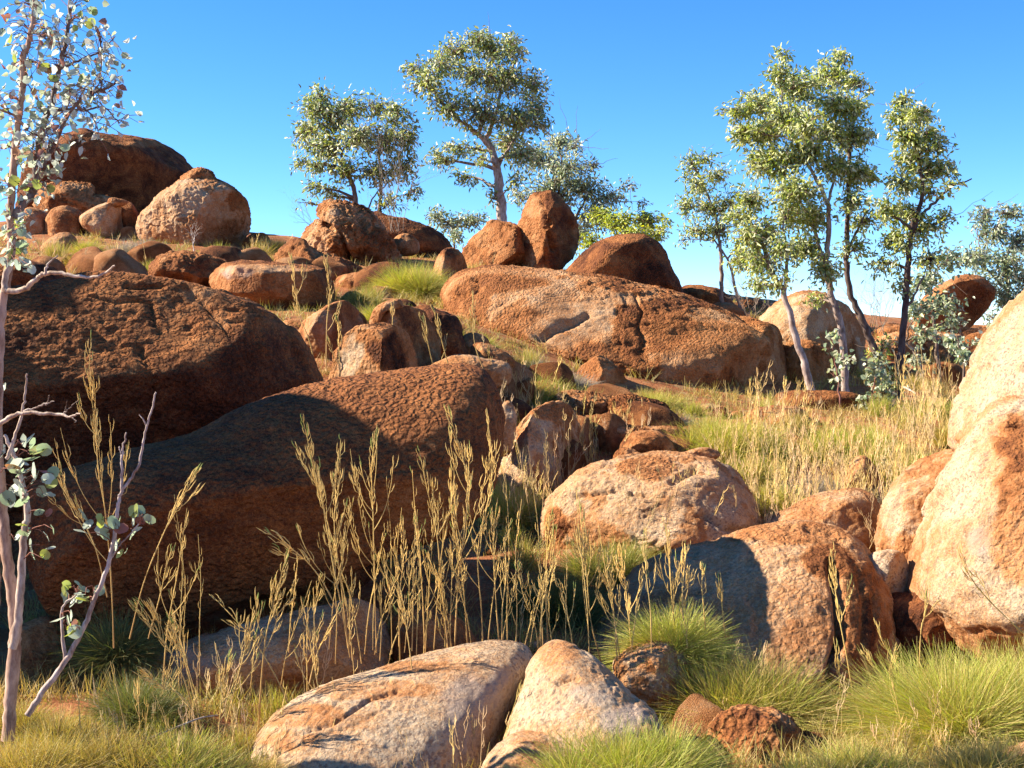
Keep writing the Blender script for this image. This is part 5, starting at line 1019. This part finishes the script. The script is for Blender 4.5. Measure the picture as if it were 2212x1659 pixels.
# broken rocks and grass tufts one can count, strewn over the slope
MARKS = [('below the long central boulder', 1300, 930), ('right of the blocky pale faced boulder', 1120, 840), ('in the green gully', 830, 690), ('at the foot of the crumpled orange boulder', 660, 600), ('left of the flat topped red slab', 430, 585),
 ('on the grassy left slope', 180, 575), ('under the leaning trunk on the right', 1650, 920), ('under the right hand trees', 1930, 860), ('by the tall pale slab', 2070, 890), ('beside the small orange rock', 1420, 1530), ('on the red dirt in the lower right', 1930, 1590),
 ('between the purplish boulder and the right hand giant', 1980, 1270), ('in the dark hollow', 1120, 1250), ('behind the pale pyramid boulder', 1120, 1430), ('near the crumbly red brown rock', 1650, 1650), ('at the foot of the upright stone', 1010, 620),
 ('in front of the domed boulder', 1400, 1225), ('on top of the slope behind the grey twigs', 700, 590), ('at the lower left below the leaning boulder', 480, 1600), ('left of the domed boulder', 1190, 960)]
def near_mark(p): return min(MARKS, key=lambda m: math.hypot(m[1] - p[0], m[2] - p[1]))[0]
r = np.random.default_rng(21)
RS = [(1390,960),(1340,950),(1460,975),(1500,960),(1210,955),(1170,860),(1140,850),(1320,900),(1110,835),(1230,935),(880,735),(840,745),(900,770),(760,650),(820,640),(700,640),(590,600),(640,610),(480,575),(420,590),(240,590),(130,580),(60,600),(300,600),(280,515),(1560,905),(1640,930),(1760,920),(1900,860),(1980,880),(2090,850),(1930,800),(2020,800),(1410,1510),(1450,1545),(1380,1550),(1500,1560),(1340,1520),(1900,1560),(1960,1590),(1870,1600),(1990,1310),(1960,1240),(1100,1260),(1150,1290),(1080,860),(1050,870),(1010,620),(930,660),(1160,640),(560,575),(1120,1440),(1180,1420),(1060,1440),(1680,1640),(1640,1650),(1590,1500),(1750,1620),(1470,1600),(1520,1640)]
Q, ok = ghits(np.array([q[0] for q in RS], float), np.array([q[1] for q in RS], float)); U, Fu = ico(4); meshes = []
for k in range(10):
    V = U * np.array([1.0, .8, .55 + .3 * r.random()])
    for _ in range(9):
        n = unit(r.normal(size=3)); d = V @ n; off = d.max() * (.62 + .25 * r.random()); V = V - n * np.maximum(d - off, 0)[:, None] * .95
    V = V + unit(U) * (.05 * fbm(U * 2 + k * 9, 4) + .015 * perlin(U * 9 + k))[:, None]
    tn = .30 + .35 * r.random() + .35 * fbm(U * 1.5 + 3 * k, 3); meshes.append(make_mesh('rock', V, Fu, M_ROCK, {'tone': np.clip(tn, 0, 1), 'rgh': tn * 0 + .5, 'grey': tn * 0}))
for i, q in enumerate(Q):
    o = add_obj('rock', meshes[i % 10], loc=q + np.array([0, 0, .01])); s_ = q[1] / 10 * (.035 + .11 * r.random() ** 1.6); o.scale = (s_, s_, s_); o.rotation_euler = (r.normal() * .25, r.normal() * .25, r.random() * 6.28)
    lm = near_mark(RS[i]); tag(o, 'small loose broken rock lying ' + lm, 'rock', 'small loose rocks ' + lm)
TS = [(1090,800),(1140,800),(1330,880),(1390,870),(1500,900),(1290,960),(1420,960),(1530,940),(1660,900),(1720,940),(870,760),(800,650),(960,640),(700,600),(640,600),(560,560),(470,560),(400,575),(330,590),(120,560),(20,590),(590,545),(1900,900),(1960,930),(2080,900),(2120,870),(1890,830),(1300,1240),(1420,1210),(1560,1210),(1100,1180),(1130,1230),(1930,1560),(1500,1500),(1700,1560),(1990,1240),(1260,900),(1210,960),(1170,950),(990,840),(1050,830),(600,1560),(340,1600),(520,1630),(1010,1660)]
Q, ok = ghits(np.array([q[0] for q in TS], float), np.array([q[1] for q in TS], float)); tm = []
for k in range(6):
    n = 420; az = r.random(n) * 6.283; el = np.clip(np.abs(r.normal(size=n)) * .5, 0, 1.3); d = np.stack([np.sin(el) * np.cos(az), np.sin(el) * np.sin(az), np.cos(el)], 1)
    g_ = np.clip([.75, .35, .6, .2, .7, .5][k] + .35 * r.normal(size=n), 0, 1)[:, None]; col = (LIME * (.55 + .8 * r.random((n, 1)))) * g_ + STRAW * (.6 + .6 * r.random((n, 1))) * (1 - g_)
    V, F, C_ = blades(r.normal(size=(n, 3)) * np.array([.16, .16, 0]), d, .4 + .7 * r.random(n), np.full(n, .016), .3 * r.random(n), col * .7, col, 4, k); tm.append(make_mesh('grass_tuft', V, F, M_BLADE, colors=np.clip(C_, 0, 1)))
for i, q in enumerate(Q):
    o = add_obj('grass_tuft', tm[i % 6], loc=q - np.array([0, 0, .01])); s_ = (.12 + .14 * r.random()) * (.6 + q[1] / 25); o.scale = (s_ * 1.2, s_ * 1.2, s_); o.rotation_euler = (0, 0, r.random() * 6.28)
    lm = near_mark(TS[i]); tag(o, 'small ragged grass tuft ' + lm, 'grass tuft', 'small grass tufts ' + lm)

r = np.random.default_rng(63)
MARKS2 = [('behind the middle of the pale pinkish boulder', 900, 1430), ('behind the left half of the pale pinkish boulder', 700, 1480), ('in the lower left grass', 450, 1600), ('behind the pale pyramid boulder', 1200, 1430), ('in front of the dark hollow', 1060, 1400), ('before the shaded grey brown rock', 600, 1500), ('growing in front of the purplish boulder', 1500, 1400), ('beside the small orange rock', 1380, 1480), ('by the largest hummock', 1950, 1520)]
for i in range(58):
    cx = r.choice([620, 760, 860, 960, 1060, 1180, 1300, 460, 350, 1440, 1560, 1900], p=[.09, .13, .14, .15, .13, .09, .07, .07, .04, .04, .03, .02]); bx = cx + r.normal() * 45; by = 1415 + r.normal() * 15 if cx > 700 else 1500 + r.normal() * 40
    if cx > 1800: by = 1520
    Hf = (150 + 260 * r.random() ** 1.3) * (.7 if cx > 1400 else 1); lean = r.normal() * 32; D_ = 5.85 if by < 1450 else 5.6
    lm = min(MARKS2, key=lambda m: math.hypot(m[1] - bx, m[2] - by))[0]
    stalk_plant('thin golden seed stalk ' + lm, [(bx + lean, by - Hf), (bx + lean * .55 + r.normal() * 5, by - Hf * .66), (bx + lean * .2, by - Hf * .33), (bx, by)], D_ + r.normal() * .08, 200 + i, pods=int(5 + 13 * r.random()), branches=int(r.integers(0, 4)), rad=.0019 + .0010 * r.random(), podL=.045, group='thin seed stalks ' + lm)
RB = [(1180,850),(1125,865),(1240,965),(1365,935),(1450,1000),(1405,950),(700,600),(625,605),(545,595),(490,592),(385,585),(320,575),(245,605),(95,605),(205,592),(825,625),(765,705),(885,755),(1060,845),(1100,905),(1195,1015),(1300,960),(1560,720),(1950,820),(2040,830),(1430,1530),(1470,1570),(1390,1570),(1520,1600),(860,690),(930,720),(1330,905)]
Q, ok = ghits(np.array([q[0] for q in RB], float), np.array([q[1] for q in RB], float))
for i, q in enumerate(Q):
    o = add_obj('rock', meshes[(i * 3) % 10], loc=q + np.array([0, 0, .03])); s_ = (.15 + .20 * r.random()) * (.35 + q[1] / 15); o.scale = (s_, s_, s_ * .9); o.rotation_euler = (r.normal() * .3, r.normal() * .3, r.random() * 6.28)
    lm = near_mark(RB[i]); tag(o, 'angular broken block of orange rock ' + lm, 'rock', 'broken blocks ' + lm)
T_('grey scrub on the far ridge between the trees and the wedge rock', 27, [dict(p=[(1960,760),(1965,730),(1970,705)], r=.03, r1=.01)], [(1930,715,40,18),(1985,708,34,18),(1900,730,26,14)], leaf=.09, dens=1.1, seed=30, pal='grey', bark=(.25,.2,.17), name='leafy_bush', cat='bush')
T_('grey scrub on the far ridge at the right edge', 27, [dict(p=[(2180,770),(2175,735),(2180,700)], r=.03, r1=.01)], [(2150,722,34,20),(2205,712,36,24),(2110,735,30,14)], leaf=.09, dens=1.1, seed=31, pal='grey', bark=(.25,.2,.17), name='leafy_bush', cat='bush')
T_('low grey scrub behind the thin gum tree on the right', 25, [dict(p=[(1630,720),(1625,690),(1620,660)], r=.03, r1=.01)], [(1600,668,30,20),(1650,660,26,16),(1570,655,20,12)], leaf=.09, dens=.9, seed=32, pal='olive', bark=(.25,.2,.17), name='leafy_bush', cat='bush')
